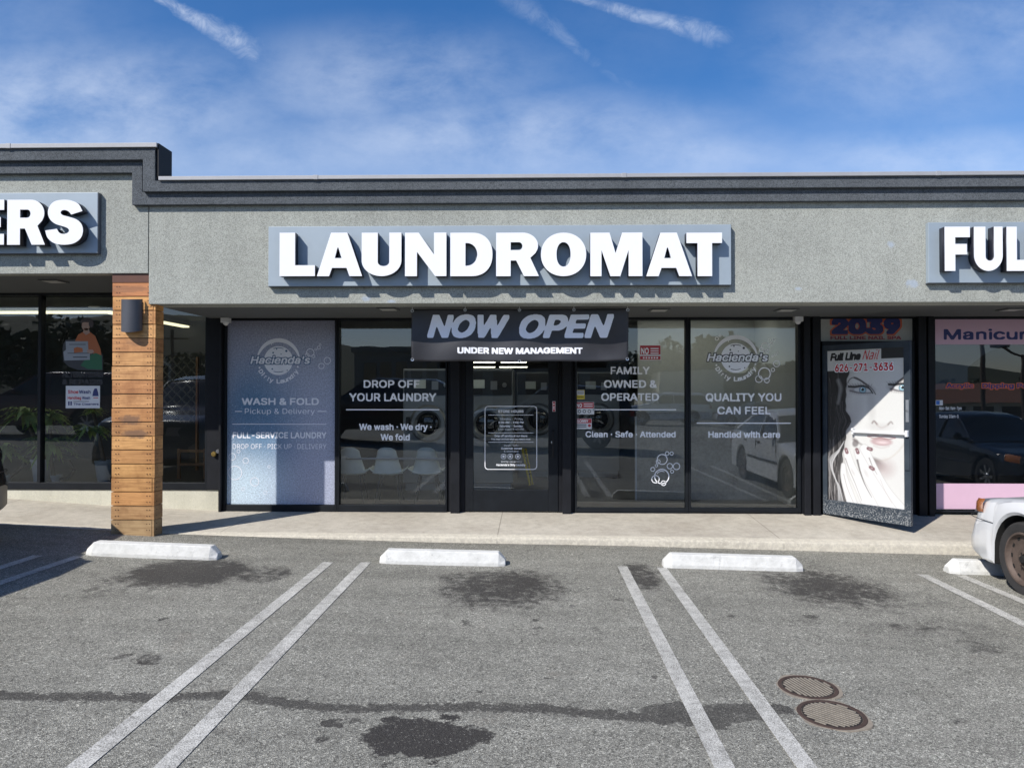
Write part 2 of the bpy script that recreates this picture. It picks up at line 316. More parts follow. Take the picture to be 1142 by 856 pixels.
def asphalt_mat():
    m, nt, b = newmat('old_asphalt'); v = pos(nt)
    sep = nt.nodes.new('ShaderNodeSeparateXYZ'); lk(nt, v, sep.inputs[0]); x0, y0 = sep.outputs[0], sep.outputs[1]
    wn = noise(nt, 4.2, 7, .72, v); wn2 = noise(nt, 3.7, 7, .72, v); 
    off = nt.nodes.new('ShaderNodeVectorMath'); off.operation = 'ADD'; off.inputs[1].default_value = (17.3, 5.1, 2.2); lk(nt, v, off.inputs[0]); lk(nt, off.outputs[0], wn2.inputs['Vector'])
    x = mth(nt, 'ADD', x0, mth(nt, 'MULTIPLY', mth(nt, 'SUBTRACT', wn.outputs[0], .5), .30))
    y = mth(nt, 'ADD', y0, mth(nt, 'MULTIPLY', mth(nt, 'SUBTRACT', wn2.outputs[0], .5), .34))
    acc = None; acc_soft = None
    for (px, py, rx, ry, s, soft) in STAINS:
        c = G(px, py); e = G(px + rx, py); t = G(px, py - ry); t2 = G(px, py + ry)
        ax = (e - c).length; ay = (t - t2).length / 2
        k = nt.nodes.new('ShaderNodeCombineXYZ')
        lk(nt, mth(nt, 'MULTIPLY_ADD', x, 1 / ax, -c.x / ax), k.inputs[0]); lk(nt, mth(nt, 'MULTIPLY_ADD', y, 1 / ay, -c.y / ay), k.inputs[1])
        ln = nt.nodes.new('ShaderNodeVectorMath'); ln.operation = 'LENGTH'; lk(nt, k.outputs[0], ln.inputs[0])
        mr = nt.nodes.new('ShaderNodeMapRange'); mr.interpolation_type = 'SMOOTHSTEP'; lk(nt, ln.outputs['Value'], mr.inputs[0])
        mr.inputs[1].default_value = 1 + soft * .5; mr.inputs[2].default_value = 1 - soft * .9; mr.inputs[4].default_value = s
        if soft > .32: acc_soft = mr.outputs[0] if acc_soft is None else mth(nt, 'MAXIMUM', acc_soft, mr.outputs[0])
        else: acc = mr.outputs[0] if acc is None else mth(nt, 'MAXIMUM', acc, mr.outputs[0])
    # the damp seam wandering across the stalls
    fc = nt.nodes.new('ShaderNodeFloatCurve'); cm = fc.mapping.curves[0]
    pts = [G(a, bb) for a, bb in ((0, 775), (100, 777), (190, 777), (260, 775), (330, 785), (400, 790), (480, 788), (560, 788), (640, 793), (700, 798), (760, 797), (840, 789), (890, 793))]
    xa, xb = -4, 2
    P = [((p.x - xa) / (xb - xa), (p.y - 3) / 2) for p in pts]
    cm.points[0].location = (0, P[0][1]); cm.points[1].location = (1, P[-1][1])
    for p in P: cm.points.new(min(max(p[0], .001), .999), p[1])
    fc.mapping.update(); lk(nt, mth(nt, 'MULTIPLY_ADD', x0, 1 / (xb - xa), -xa / (xb - xa), clamp=True), fc.inputs['Value'])
    yc = mth(nt, 'MULTIPLY_ADD', fc.outputs[0], 2.0, 3.0)
    wn3 = noise(nt, 11, 9, .82, v)
    dy = mth(nt, 'ABSOLUTE', mth(nt, 'SUBTRACT', mth(nt, 'ADD', y0, mth(nt, 'MULTIPLY', mth(nt, 'SUBTRACT', wn3.outputs[0], .5), .30)), yc))
    mr = nt.nodes.new('ShaderNodeMapRange'); mr.interpolation_type = 'SMOOTHSTEP'; lk(nt, dy, mr.inputs[0]); mr.inputs[1].default_value = .066; mr.inputs[2].default_value = .040; mr.inputs[4].default_value = .70
    lim = mth(nt, 'LESS_THAN', x0, G(885, 793).x)
    acc = mth(nt, 'MAXIMUM', acc, mth(nt, 'MULTIPLY', mr.outputs[0], lim))
    brk = noise(nt, 14, 5, .75, v)
    fb = noise(nt, 9, 9, .78, v, .3)
    bn = mth(nt, 'SUBTRACT', mth(nt, 'ADD', mth(nt, 'MULTIPLY', brk.outputs[0], .35), mth(nt, 'MULTIPLY', fb.outputs[0], .65)), .5)
    # soft old oil: ragged, with darker cores and stray drops
    sf = nt.nodes.new('ShaderNodeMapRange'); sf.interpolation_type = 'SMOOTHSTEP'; lk(nt, mth(nt, 'MULTIPLY_ADD', bn, 3.2, acc_soft), sf.inputs[0]); sf.inputs[1].default_value = .20; sf.inputs[2].default_value = .80; sf.inputs[4].default_value = .92
    sf2 = mth(nt, 'MULTIPLY', sf.outputs[0], mth(nt, 'MULTIPLY', acc_soft, 2.3, clamp=True))
    # fresh spill: hard toothed edge
    sh = nt.nodes.new('ShaderNodeMapRange'); sh.interpolation_type = 'SMOOTHSTEP'; lk(nt, mth(nt, 'MULTIPLY_ADD', bn, 2.3, acc), sh.inputs[0]); sh.inputs[1].default_value = .28; sh.inputs[2].default_value = .44
    sh2 = mth(nt, 'MULTIPLY', sh.outputs[0], mth(nt, 'MULTIPLY', acc, 1.1, clamp=True))
    acc2 = mth(nt, 'MINIMUM', mth(nt, 'MAXIMUM', sf2, sh2), .97)
    fine = noise(nt, 210, 2, .6, v); vo = nt.nodes.new('ShaderNodeTexVoronoi'); vo.inputs['Scale'].default_value = 150; lk(nt, v, vo.inputs['Vector'])
    mid = noise(nt, 11, 6, .7, v); bg = noise(nt, .7, 6, .65, v)
    c = ramp(nt, bg.outputs[0], [(.28, (.228, .222, .190)), (.72, (.308, .300, .258))]).outputs[0]
    c = mixc(nt, 1, c, ramp(nt, mid.outputs[0], [(.3, .86), (.7, 1.12)]).outputs[0], 'MULTIPLY')
    c = mixc(nt, 1, c, ramp(nt, fine.outputs[0], [(.34, .35), (.5, 1.0), (.66, 1.75)]).outputs[0], 'MULTIPLY')
    c1 = nt.nodes.new('ShaderNodeSeparateColor'); lk(nt, vo.outputs['Color'], c1.inputs[0])
    vb = nt.nodes.new('ShaderNodeTexVoronoi'); vb.inputs['Scale'].default_value = 88; lk(nt, v, vb.inputs['Vector'])
    c2 = nt.nodes.new('ShaderNodeSeparateColor'); lk(nt, vb.outputs['Color'], c2.inputs[0])
    c = mixc(nt, 1, c, ramp(nt, c1.outputs[0], [(.0, .50), (.35, .94), (.8, 1.06), (1.0, 1.7)]).outputs[0], 'MULTIPLY')
    c = mixc(nt, 1, c, ramp(nt, c2.outputs[1], [(.0, .55), (.15, .97), (.92, 1.03), (1.0, 1.6)]).outputs[0], 'MULTIPLY')
    lane = nt.nodes.new('ShaderNodeMapping'); lane.inputs['Scale'].default_value = (.5, 2.4, 1); lk(nt, v, lane.inputs[0]); ln_ = noise(nt, 1.3, 5, .6, lane.outputs[0])
    c = mixc(nt, 1, c, ramp(nt, ln_.outputs[0], [(.3, .80), (.5, .98), (.68, 1.08)]).outputs[0], 'MULTIPLY')
    tn = noise(nt, 1.9, 6, .75, v); tan = ramp(nt, tn.outputs[0], [(.60, 0.0), (.72, .35)]).outputs[0]
    c = mixc(nt, tan, c, (.22, .185, .15))
    ck = nt.nodes.new('ShaderNodeTexVoronoi'); ck.feature = 'DISTANCE_TO_EDGE'; ck.inputs['Scale'].default_value = .42; cw = nt.nodes.new('ShaderNodeVectorMath'); cw.operation = 'MULTIPLY_ADD'; cn = noise(nt, 2.3, 9, .75, v); lk(nt, cn.outputs['Color'], cw.inputs[0]); cw.inputs[1].default_value = (.9, .9, 0); lk(nt, v, cw.inputs[2]); lk(nt, cw.outputs[0], ck.inputs['Vector'])
    cm_ = noise(nt, 1.1, 4, .6, off.outputs[0]); cf = mth(nt, 'MULTIPLY', ramp(nt, ck.outputs['Distance'], [(.0, .62), (.0035, .0)]).outputs[0], ramp(nt, cm_.outputs[0], [(.42, 0.0), (.5, 1.0)]).outputs[0])
    c = mixc(nt, cf, c, (.07, .066, .06))
    dk = noise(nt, 8.5, 3, .6, off.outputs[0]); dots = ramp(nt, dk.outputs[0], [(.695, 0.0), (.73, .6)]).outputs[0]
    c = mixc(nt, dots, c, (.09, .087, .083))
    acc2 = mth(nt, 'MULTIPLY', acc2, ramp(nt, c1.outputs[0], [(.90, 1.0), (.97, .72)]).outputs[0])
    c = mixc(nt, acc2, c, mixc(nt, 1, (.036, .033, .030), ramp(nt, fine.outputs[0], [(.3, .5), (.7, 1.9)]).outputs[0], 'MULTIPLY'))
    lk(nt, c, b.inputs['Base Color'])
    lk(nt, mth(nt, 'MULTIPLY_ADD', acc2, -.22, .9), b.inputs['Roughness']); b.inputs['Specular IOR Level'].default_value = .3
    bp = nt.nodes.new('ShaderNodeBump'); bp.inputs['Strength'].default_value = .7; bp.inputs['Distance'].default_value = .008
    lk(nt, mth(nt, 'ADD', fine.outputs[0], mth(nt, 'MULTIPLY', vo.outputs['Distance'], .5)), bp.inputs['Height']); lk(nt, bp.outputs[0], b.inputs['Normal'])
    return m
M['asphalt'] = asphalt_mat()

def paint_mat():
    m, nt, b = newmat('worn_white_paint'); v = pos(nt)
    fine = noise(nt, 150, 2, .6, v); mid = noise(nt, 18, 6, .75, v); big = noise(nt, 2.2, 3, .6, v)
    f = mth(nt, 'ADD', mth(nt, 'MULTIPLY', fine.outputs[0], .55), mth(nt, 'ADD', mth(nt, 'MULTIPLY', mid.outputs[0], .3), mth(nt, 'MULTIPLY', big.outputs[0], .15)))
    c = ramp(nt, f, [(.42, (.20, .195, .175)), (.51, (.47, .46, .42)), (.60, (.66, .65, .60))]).outputs[0]
    lk(nt, c, b.inputs['Base Color']); b.inputs['Roughness'].default_value = .8
    bp = nt.nodes.new('ShaderNodeBump'); bp.inputs['Strength'].default_value = .5; bp.inputs['Distance'].default_value = .005
    lk(nt, fine.outputs[0], bp.inputs['Height']); lk(nt, bp.outputs[0], b.inputs['Normal'])
    return m
M['paint'] = paint_mat()

# ------------------------------------------------------------------ mesh helpers
class MB:
    def __init__(s): s.v = []; s.f = []; s.m = []; s.c = []
    def quad(s, a, b, c, d, mi=0):
        n = len(s.v); s.v += [tuple(a), tuple(b), tuple(c), tuple(d)]; s.f.append((n, n + 1, n + 2, n + 3)); s.m.append(mi)
    def poly(s, pts, mi=0):
        n = len(s.v); s.v += [tuple(p) for p in pts]; s.f.append(tuple(range(n, n + len(pts)))); s.m.append(mi)
    def box(s, x0, x1, y0, y1, z0, z1, mi=0):
        x0, x1 = min(x0, x1), max(x0, x1); y0, y1 = min(y0, y1), max(y0, y1); z0, z1 = min(z0, z1), max(z0, z1)
        n = len(s.v); s.v += [(x0, y0, z0), (x1, y0, z0), (x1, y1, z0), (x0, y1, z0), (x0, y0, z1), (x1, y0, z1), (x1, y1, z1), (x0, y1, z1)]
        for q in ((0, 3, 2, 1), (4, 5, 6, 7), (0, 1, 5, 4), (1, 2, 6, 5), (2, 3, 7, 6), (3, 0, 4, 7)): s.f.append(tuple(n + i for i in q)); s.m.append(mi)
    def prism(s, pts, y0, y1, mi=0, ms=None):
        """polygon of (x, z) pulled from y0 (front) to y1"""
        n = len(s.v); k = len(pts); ms = mi if ms is None else ms
        area = sum(pts[i][0] * pts[(i + 1) % k][1] - pts[(i + 1) % k][0] * pts[i][1] for i in range(k))
        if area < 0: pts = pts[::-1]
        s.v += [(p[0], y0, p[1]) for p in pts] + [(p[0], y1, p[1]) for p in pts]
        s.f.append(tuple(range(n, n + k))); s.m.append(mi)
        s.f.append(tuple(range(n + 2 * k - 1, n + k - 1, -1))); s.m.append(mi)
        for i in range(k):
            j = (i + 1) % k; s.f.append((n + j, n + i, n + k + i, n + k + j)); s.m.append(ms)
    def tube(s, pts, r, seg=8, mi=0, cap=True):
        pts = [Vector(p) for p in pts]; n0 = len(s.v); rr = r if isinstance(r, (list, tuple)) else [r] * len(pts)
        for i, p in enumerate(pts):
            d = (pts[min(i + 1, len(pts) - 1)] - pts[max(i - 1, 0)]).normalized()
            u = d.cross(Vector((0, 0, 1)));
            if u.length < .1: u = d.cross(Vector((0, 1, 0)))
            u.normalize(); w = d.cross(u)
            for k in range(seg):
                a = 2 * math.pi * k / seg; s.v.append(tuple(p + (u * math.cos(a) + w * math.sin(a)) * rr[i]))
        for i in range(len(pts) - 1):
            for k in range(seg):
                k2 = (k + 1) % seg; s.f.append((n0 + i * seg + k, n0 + i * seg + k2, n0 + (i + 1) * seg + k2, n0 + (i + 1) * seg + k)); s.m.append(mi)
        if cap:
            s.f.append(tuple(n0 + k for k in range(seg))[::-1]); s.m.append(mi); e = n0 + (len(pts) - 1) * seg; s.f.append(tuple(e + k for k in range(seg))); s.m.append(mi)
    def lathe(s, prof, c, axis, seg=32, mi=0):
        """profile [(r, h)] spun round the axis through c; axis 'x','y','z'"""
        n0 = len(s.v); c = Vector(c)
        for (r, h) in prof:
            for k in range(seg):
                a = 2 * math.pi * k / seg; p, q = r * math.cos(a), r * math.sin(a)
                o = {'x': (h, p, q), 'y': (q, h, p), 'z': (p, q, h)}[axis]; s.v.append(tuple(c + Vector(o)))
        for i in range(len(prof) - 1):
            for k in range(seg):
                k2 = (k + 1) % seg; s.f.append((n0 + i * seg + k, n0 + i * seg + k2, n0 + (i + 1) * seg + k2, n0 + (i + 1) * seg + k)); s.m.append(mi)
    def grid(s, fn, nu, nv, mi=0):
        n0 = len(s.v)
        for j in range(nv + 1):
            for i in range(nu + 1): s.v.append(tuple(fn(i / nu, j / nv)))
        for j in range(nv):
            for i in range(nu):
                a = n0 + j * (nu + 1) + i; s.f.append((a, a + 1, a + nu + 2, a + nu + 1)); s.m.append(mi)

def tag(o, label=None, cat=None, group=None, kind=None):
    if label: o['label'] = label
    if cat: o['category'] = cat
    if group: o['group'] = group
    if kind: o['kind'] = kind
    return o
def thing(name, loc, label, cat, group=None, rz=0):
    o = bpy.data.objects.new(name, None); COL.objects.link(o); o.location = loc; o.rotation_euler = (0, 0, rz)
    o.empty_display_size = .2
    return tag(o, label, cat, group)
def root_of(o):
    while o.parent: o = o.parent
    return o
def build(name, mb, mats, parent=None, smooth=False, local=False, origin=None, bevel=0, colors=None):
    """link the shapes collected in mb as ONE mesh object; world coordinates unless local"""
    if not isinstance(mats, (list, tuple)): mats = [mats]
    me = bpy.data.meshes.new(name)
    me.from_pydata(mb.v, [], mb.f)
    for m in mats: me.materials.append(m)
    if len(mats) > 1: me.polygons.foreach_set('material_index', mb.m)
    off = Vector((0, 0, 0))
    if parent is not None and not local: off = root_of(parent).location.copy()
    elif origin is not None: off = Vector(origin)
    if off.length: me.transform(Matrix.Translation(-off))
    if colors is not None:
        ca = me.color_attributes.new('print', 'FLOAT_COLOR', 'POINT'); ca.data.foreach_set('color', np.asarray(colors, dtype=np.float32).ravel())
    if smooth: me.polygons.foreach_set('use_smooth', [True] * len(me.polygons))
    bm = bmesh.new(); bm.from_mesh(me)
    if not colors is not None: bmesh.ops.remove_doubles(bm, verts=bm.verts, dist=1e-5)
    if name not in ('ground',): bmesh.ops.recalc_face_normals(bm, faces=bm.faces)
    bm.to_mesh(me); bm.free(); me.update()
    o = bpy.data.objects.new(name, me); COL.objects.link(o)
    if parent is not None: o.parent = parent
    elif origin is not None: o.location = origin
    if bevel:
        md = o.modifiers.new('edges', 'BEVEL'); md.width = bevel; md.segments = 2; md.limit_method = 'ANGLE'; md.angle_limit = R(40)
    if smooth:
        try: me.set_sharp_from_angle(angle=R(38))
        except Exception: pass
    return o

# ------------------------------------------------------------------ lettering: outline font -> solid flat cut-out
FD = os.path.join(bpy.utils.system_resource('DATAFILES'), 'fonts')
_fonts = {}
def getfont(n):
    if n not in _fonts:
        try: _fonts[n] = bpy.data.fonts.load(os.path.join(FD, n))
        except Exception: _fonts[n] = None
    return _fonts[n]
_cache = {}
def mask(body, res, bold, shear, font='Inter.woff2', square=False):
    res = max(res, 24)
    key = (body, res, bold, shear, font, square)
    if key in _cache: return _cache[key]
    c = bpy.data.curves.new('t', 'FONT'); c.body = body; c.size = 1; c.fill_mode = 'NONE'; c.resolution_u = 5
    f = getfont(font) if font else None
    if f: c.font = f
    o = bpy.data.objects.new('t', c); COL.objects.link(o)
    dg = bpy.context.evaluated_depsgraph_get(); me = o.evaluated_get(dg).to_mesh()
    co = np.array([v.co[:2] for v in me.vertices]) if len(me.vertices) else np.zeros((0, 2)); ed = np.array([e.vertices[:] for e in me.edges]) if len(me.edges) else np.zeros((0, 2), int)
    o.evaluated_get(dg).to_mesh_clear(); bpy.data.objects.remove(o); bpy.data.curves.remove(c)
    if not len(co): return None
    cap = .5087 if font else .50
    cell = cap / res; pad = int(bold * res) + 4
    co = co.copy(); co[:, 0] += shear * co[:, 1]
    x0 = co[:, 0].min() - pad * cell; y0 = math.floor(co[:, 1].min() / cell) * cell - pad * cell
    nx = int((co[:, 0].max() - x0) / cell) + pad + 2; ny = int((co[:, 1].max() - y0) / cell) + pad + 2
    a, b = co[ed[:, 0]], co[ed[:, 1]]
    # order each edge along its contour: from_curve edges run vertex to next vertex, closing edges are stored low-high
    g = np.zeros((ny, nx), np.int32)
    sgn = np.where(np.abs(ed[:, 0] - ed[:, 1]) > 1, np.where(ed[:, 0] < ed[:, 1], -1, 1), np.where(ed[:, 0] < ed[:, 1], 1, -1))
    for r in range(ny):
        y = y0 + (r + .5) * cell + 1e-7
        up = (a[:, 1] <= y) & (b[:, 1] > y); dn = (b[:, 1] <= y) & (a[:, 1] > y); k = up | dn
        if not k.any(): continue
        xs = a[k, 0] + (y - a[k, 1]) / (b[k, 1] - a[k, 1]) * (b[k, 0] - a[k, 0])
        s = np.where(up[k], 1, -1) * sgn[k]
        idx = np.clip(np.ceil((xs - x0) / cell - .5).astype(int), 0, nx - 1)
        np.add.at(g[r], idx, s)
    g = np.cumsum(g, 1) != 0
    rad = bold * res
    if rad > .4:
        k = int(math.ceil(rad)); out = g.copy()
        for dy in range(-k, k + 1):
            for dx in range(-k, k + 1):
                ok = (abs(dx) <= rad and abs(dy) <= rad) if square else dx * dx + dy * dy <= rad * rad
                if (dx or dy) and ok:
                    out |= np.roll(np.roll(g, dy, 0), dx, 1)
        g = out
    fl = g.astype(float)
    for _ in range(2):
        p = np.pad(fl, 1); fl = (p[1:-1, 1:-1] * 4 + (p[:-2, 1:-1] + p[2:, 1:-1] + p[1:-1, :-2] + p[1:-1, 2:]) * 2 + p[:-2, :-2] + p[:-2, 2:] + p[2:, :-2] + p[2:, 2:]) / 16
    _cache[key] = (fl, x0, y0, cell); return _cache[key]

def march(fl, mr=999):
    """polygons (in cell units, sample centres at +.5) of the region above one half"""
    ny, nx = fl.shape; ins = fl > .5; polys = []
    full = ins[:-1, :-1] & ins[1:, :-1] & ins[:-1, 1:] & ins[1:, 1:]
    anyi = ins[:-1, :-1] | ins[1:, :-1] | ins[:-1, 1:] | ins[1:, 1:]
    for j in range(ny - 1):
        row = full[j]; i = 0
        while i < nx - 1:
            if row[i]:
                k = i
                while k < nx - 1 and row[k] and k - i < mr: k += 1
                polys.append([(i, j), (k, j), (k, j + 1), (i, j + 1)]); i = k
            elif anyi[j, i]:
                cs = [(i, j), (i + 1, j), (i + 1, j + 1), (i, j + 1)]; vals = [fl[y, x] for x, y in cs]; p = []
                for q in range(4):
                    x1, y1 = cs[q]; x2, y2 = cs[(q + 1) % 4]; v1, v2 = vals[q], vals[(q + 1) % 4]
                    if v1 > .5: p.append((x1, y1))
                    if (v1 > .5) != (v2 > .5):
                        t = (.5 - v1) / (v2 - v1); p.append((x1 + (x2 - x1) * t, y1 + (y2 - y1) * t))
                if len(p) > 2: polys.append(p)
                i += 1
            else: i += 1
    return polys

def text_into(mb, body, x0, x1, ztop, zbase, place, res=22, bold=.0, shear=0, font='Inter.woff2', mi=0, square=False, mr=999):
    square = bold >= .05
    """cut-out lettering: spans x0..x1, capitals from zbase to ztop; place(x, z) -> world point"""
    r = mask(body, res, bold, shear, font, square)
    if r is None: return
    fl, gx, gy, cell = r; polys = march(fl, mr)
    if not polys: print('EMPTY TEXT', repr(body), fl.shape, fl.max()); return
    xs = [p[0] for q in polys for p in q]; a, b = min(xs), max(xs)
    res = max(res, 24); cap = res; base = -gy / cell - .5 - bold * res; H = cap + 2 * bold * res
    for q in polys:
        mb.poly([place(x0 + (p[0] - a) / (b - a) * (x1 - x0), zbase + (p[1] - base) / H * (ztop - zbase)) for p in q], mi)
def label_px(mb, body, pxl, pxr, pyt, pyb, Y, **k):
    x0, x1 = X_(pxl, Y, pyb), X_(pxr, Y, pyb); text_into(mb, body, x0, x1, Z_(pyt, Y, pxl), Z_(pyb, Y, pxl), lambda x, z: (x, Y, z), **k)
def bar_px(mb, pxl, pxr, pyt, pyb, Y, mi=0):
    a, b = W(pxl, pyt, Y), W(pxr, pyb, Y); mb.quad((a.x, Y, b.z), (b.x, Y, b.z), (b.x, Y, a.z), (a.x, Y, a.z), mi)
def ring_px(mb, px, py, r, wd, Y, mi=0, a0=0, a1=360, seg=28, ry=None):
    ry = ry or r; n = max(4, int(seg * abs(a1 - a0) / 360))
    for i in range(n):
        t0, t1 = R(a0 + (a1 - a0) * i / n), R(a0 + (a1 - a0) * (i + 1) / n)
        P = [W(px + rr * math.cos(t), py - rr * ry / r * math.sin(t), Y) for rr, t in ((r - wd, t0), (r, t0), (r, t1), (r - wd, t1))]
        mb.quad(*P, mi)
def disc_px(mb, px, py, r, Y, mi=0, seg=28, ry=None):
    ry = ry or r; mb.poly([W(px + r * math.cos(2 * math.pi * i / seg), py - ry * math.sin(2 * math.pi * i / seg), Y) for i in range(seg)], mi)

# ------------------------------------------------------------------ ground, kerb, pavement
def axis(a, b, step, far):
    c = list(np.arange(a, b + 1e-6, step)); x = step
    lo, hi = a, b
    while lo > -far: x *= 1.5; lo -= x; c.insert(0, lo)
    x = step
    while hi < far: x *= 1.5; hi += x; c.append(hi)
    return c
mb = MB()
xs = axis(-13, 13, .25, 500); ys = [y for y in axis(-14, EDGE, .25, 500) if y <= EDGE + 1e-6]
ys[-1] = EDGE + .01
behind = [8.2, 14, 30, 80, 200, 500]
n0 = 0
for y in ys + behind:
    for x in xs:
        z = lot_z(x, y)
        if y > EDGE + .02: z = min(z, -.1) - .1
        mb.v.append((x, y, z))
nx = len(xs)
for j in range(len(ys + behind) - 1):
    for i in range(nx - 1):
        a = j * nx + i; mb.f.append((a, a + 1, a + nx + 1, a + nx)); mb.m.append(0)
ground = build('ground', mb, M['asphalt'], smooth=True); tag(ground, 'old grey asphalt of the parking lot with oil stains', None, None, 'structure')

mb = MB(); SX = axis(-12, 12, .3, 14)
k = .022
for i in range(len(SX) - 1):
    x0, x1 = SX[i], SX[i + 1]
    e0, e1 = walk_edge_z(x0), walk_edge_z(x1); i0, i1 = walk_in_z(x0), walk_in_z(x1)
    prof0 = [(EDGE + .012, lot_z(x0) - .1), (EDGE, e0 - k), (EDGE + k * .4, e0 - k * .35), (EDGE + k, e0), (D + .3, i0 + (i0 - e0) * .2)]
    prof1 = [(EDGE + .012, lot_z(x1) - .1), (EDGE, e1 - k), (EDGE + k * .4, e1 - k * .35), (EDGE + k, e1), (D + .3, i1 + (i1 - e1) * .2)]
    for a in range(4):
        (ya, za), (yb, zb) = prof0[a], prof0[a + 1]; (yc, zc), (yd, zd) = prof1[a], prof1[a + 1]
        mb.quad((x0, ya, za), (x1, yc, zc), (x1, yd, zd), (x0, yb, zb))
walk = build('sidewalk', mb, M['concrete'], smooth=True); tag(walk, 'pale concrete walk with a low kerb along the shopfronts', None, None, 'structure')

def strip(p0, p1, wd, name='parking_stripe'):
    mb = MB(); a, b = G(*p0), G(*p1); d = Vector((b.x - a.x, b.y - a.y, 0)); yend = 1.2
    end = a + d * ((yend - a.y) / d.y); n = 40; q = Vector((-d.y, d.x, 0)).normalized() * wd / 2
    P = []
    for i in range(n + 1):
        c = a.lerp(end, i / n); P.append((c - q, c + q))
    def up(v): return (v.x, v.y, lot_z(v.x, v.y) + .004)
    for i in range(n): mb.quad(up(P[i][0]), up(P[i][1]), up(P[i + 1][1]), up(P[i + 1][0]))
    o = build(name, mb, M['paint']); return tag(o, 'worn white line painted on the asphalt', None, None, 'structure')
for p0, p1, wd in (((366, 627), (86, 856), .096), ((408, 627), (184, 856), .096), ((694, 631.5), (808, 856), .092), ((738, 633), (900, 856), .092),
                   ((1028, 640.5), (1142, 696), .10), ((1071, 641.5), (1142, 671), .10), ((87, 620.5), (0, 650), .09), ((42, 619.5), (0, 633), .09)):
    strip(p0, p1, wd)

# ------------------------------------------------------------------ the shop building
bld = thing('strip_mall_building', (0, D, .1), 'long low stucco building with dark stepped cornice and a row of shopfronts', 'building')
def P_(name, mb, mats, parent=None, **k): return build(name, mb, mats, parent or bld, **k)
XJ = X_(165.5, F, 300)                        # joint between the two fascia heights
zR, zL = Z_(338, F, 600), Z_(305, F, 100)
tR, tL = Z_(199, F - .02, 600), Z_(164, F - .02, 100)
mb = MB(); mb.prism([(XJ + .004, zR), (16, zR), (16, tR), (XJ + .004, tR)], F, F + .3)
P_('fascia_wall', mb, M['stucco'], bevel=.006)
mb = MB(); mb.prism([(-16, zL), (XJ - .004, zL), (XJ - .004, tR), (X_(174, F), tR), (X_(174, F), tL), (-16, tL)], F, F + .15)
P_('fascia_wall', mb, M['stucco'], bevel=.006)
fa, fb = F - .10, F - .055
def zz(py, Y, px=500): return Z_(py, Y, px)
mb = MB()
mb.prism([(-16, zz(165.5, fa, 100)), (X_(173, fa, 180), zz(165.5, fa, 100)), (X_(173, fa, 180), zz(199.5, fa)), (16, zz(199.5, fa)), (16, zz(211.7, fa)), (X_(159, fa, 200), zz(211.7, fa)), (X_(159, fa, 200), zz(178.5, fa, 100)), (-16, zz(178.5, fa, 100))], fa, F - .0005)
mb.prism([(-16, zz(178.7, fb, 100)), (X_(158.8, fb, 180), zz(178.7, fb, 100)), (X_(158.8, fb, 180), zz(212, fb)), (16, zz(212, fb)), (16, zz(226.6, fb)), (X_(147, fb, 220), zz(226.6, fb)), (X_(147, fb, 220), zz(193, fb, 100)), (-16, zz(193, fb, 100))], fb, F - .001)
P_('cornice', mb, M['stucco_dark'], bevel=.006)
mb = MB(); fc = F - .125
mb.box(X_(176.5, fc, 197), 16, fc, F + .36, zz(198.8, fc), zz(194.5, fc)); mb.box(-16, X_(174.6, fc, 160), fc, F + .16, zz(164.4, fc, 100), zz(159.5, fc, 100))
for x in (-8.6, -5.55, -2.3, .9, 4.1, 7.3): mb.box(x, x + .05, fc - .004, F + (.365 if x > -4 else .165), (zz(198.8, fc) if x > -4 else zz(164.4, fc, 100)) - .003, (zz(194.5, fc) if x > -4 else zz(159.5, fc, 100)) + .003)
P_('parapet_cap', mb, M['flash'], bevel=.003)
mb = MB()   # end of the raised parapet: black plate standing in for its shaded side
xq = X_(174.6, fc, 160) + .001; mb.box(xq, xq + .012, fc + .02, F + .165, zz(194.5, fc) + .002, zz(159.5, fc, 100) - .001)
P_('parapet_end_shade', mb, M['black2'])
# soffits, with the step between them
mb = MB(); mb.box(XJ + .01, 16, F + .3005, D + .4, zR + .001, zR + .06); mb.box(-16, XJ - .005, F + .1505, D + .4, zL + .001, zL + .06); mb.box(XJ - .003, XJ + .008, F + .301, D + .4, zR + .002, zL)
P_('soffit', mb, M['soffit'])
mb = MB(); mb.box(-16, 16, F + .34, 29, tR - .35, tR - .2); P_('roof', mb, M['soffit'])
# recessed soffit lamps
for px, py in ((433, 344), (877, 345), (1128, 344.5), (735, 345), (60, 313)):
    zs = zR if px > 166 else zL
    d = ray(px, py); t = (zs - CAM.z) / d.z; c = CAM + d * t; s = .11
    mb = MB(); mb.box(c.x - s, c.x + s, c.y - s, c.y + s, zs - .012, zs + .0005)
    l = P_('soffit_lamp', mb, M['soffit'], bevel=.003)
    mb = MB(); mb.box(c.x - s * .75, c.x + s * .75, c.y - s * .75, c.y + s * .75, zs - .016, zs - .0125); P_('lamp_lens', mb, M['lens_soffit'], l)

# stem wall and black end panel of the left shop
mb = MB(); xe = X_(245, D, 560); zt = Z_(545, D, 100)
pts = [(-12, zt), (xe, zt)] + [(x, walk_in_z(x) - .15) for x in (xe, -5.3, -6.6, -8, -12)]
mb.prism(pts, D - .03, D + .2); P_('stem_wall', mb, M['stemwall'], bevel=.008)
mb = MB(); zTl = zL - .001
mb.box(X_(233, D), X_(247.5, D), D - .05, D + .12, zt + .001, zTl); P_('end_panel', mb, M['black2'], bevel=.004)
mb = MB(); mb.lathe([(0, -.03), (.028, -.028), (.034, -.012), (.018, 0), (.018, .03)], W(239, 506, D - .06), 'y', 16); P_('door_knob', mb, M['brass'], smooth=True)
mb = MB(); mb.lathe([(0, -.02), (.024, -.02), (.028, 0), (.028, .02)], W(243.5, 503, D - .05), 'y', 16); P_('lock', mb, M['chrome'], smooth=True)

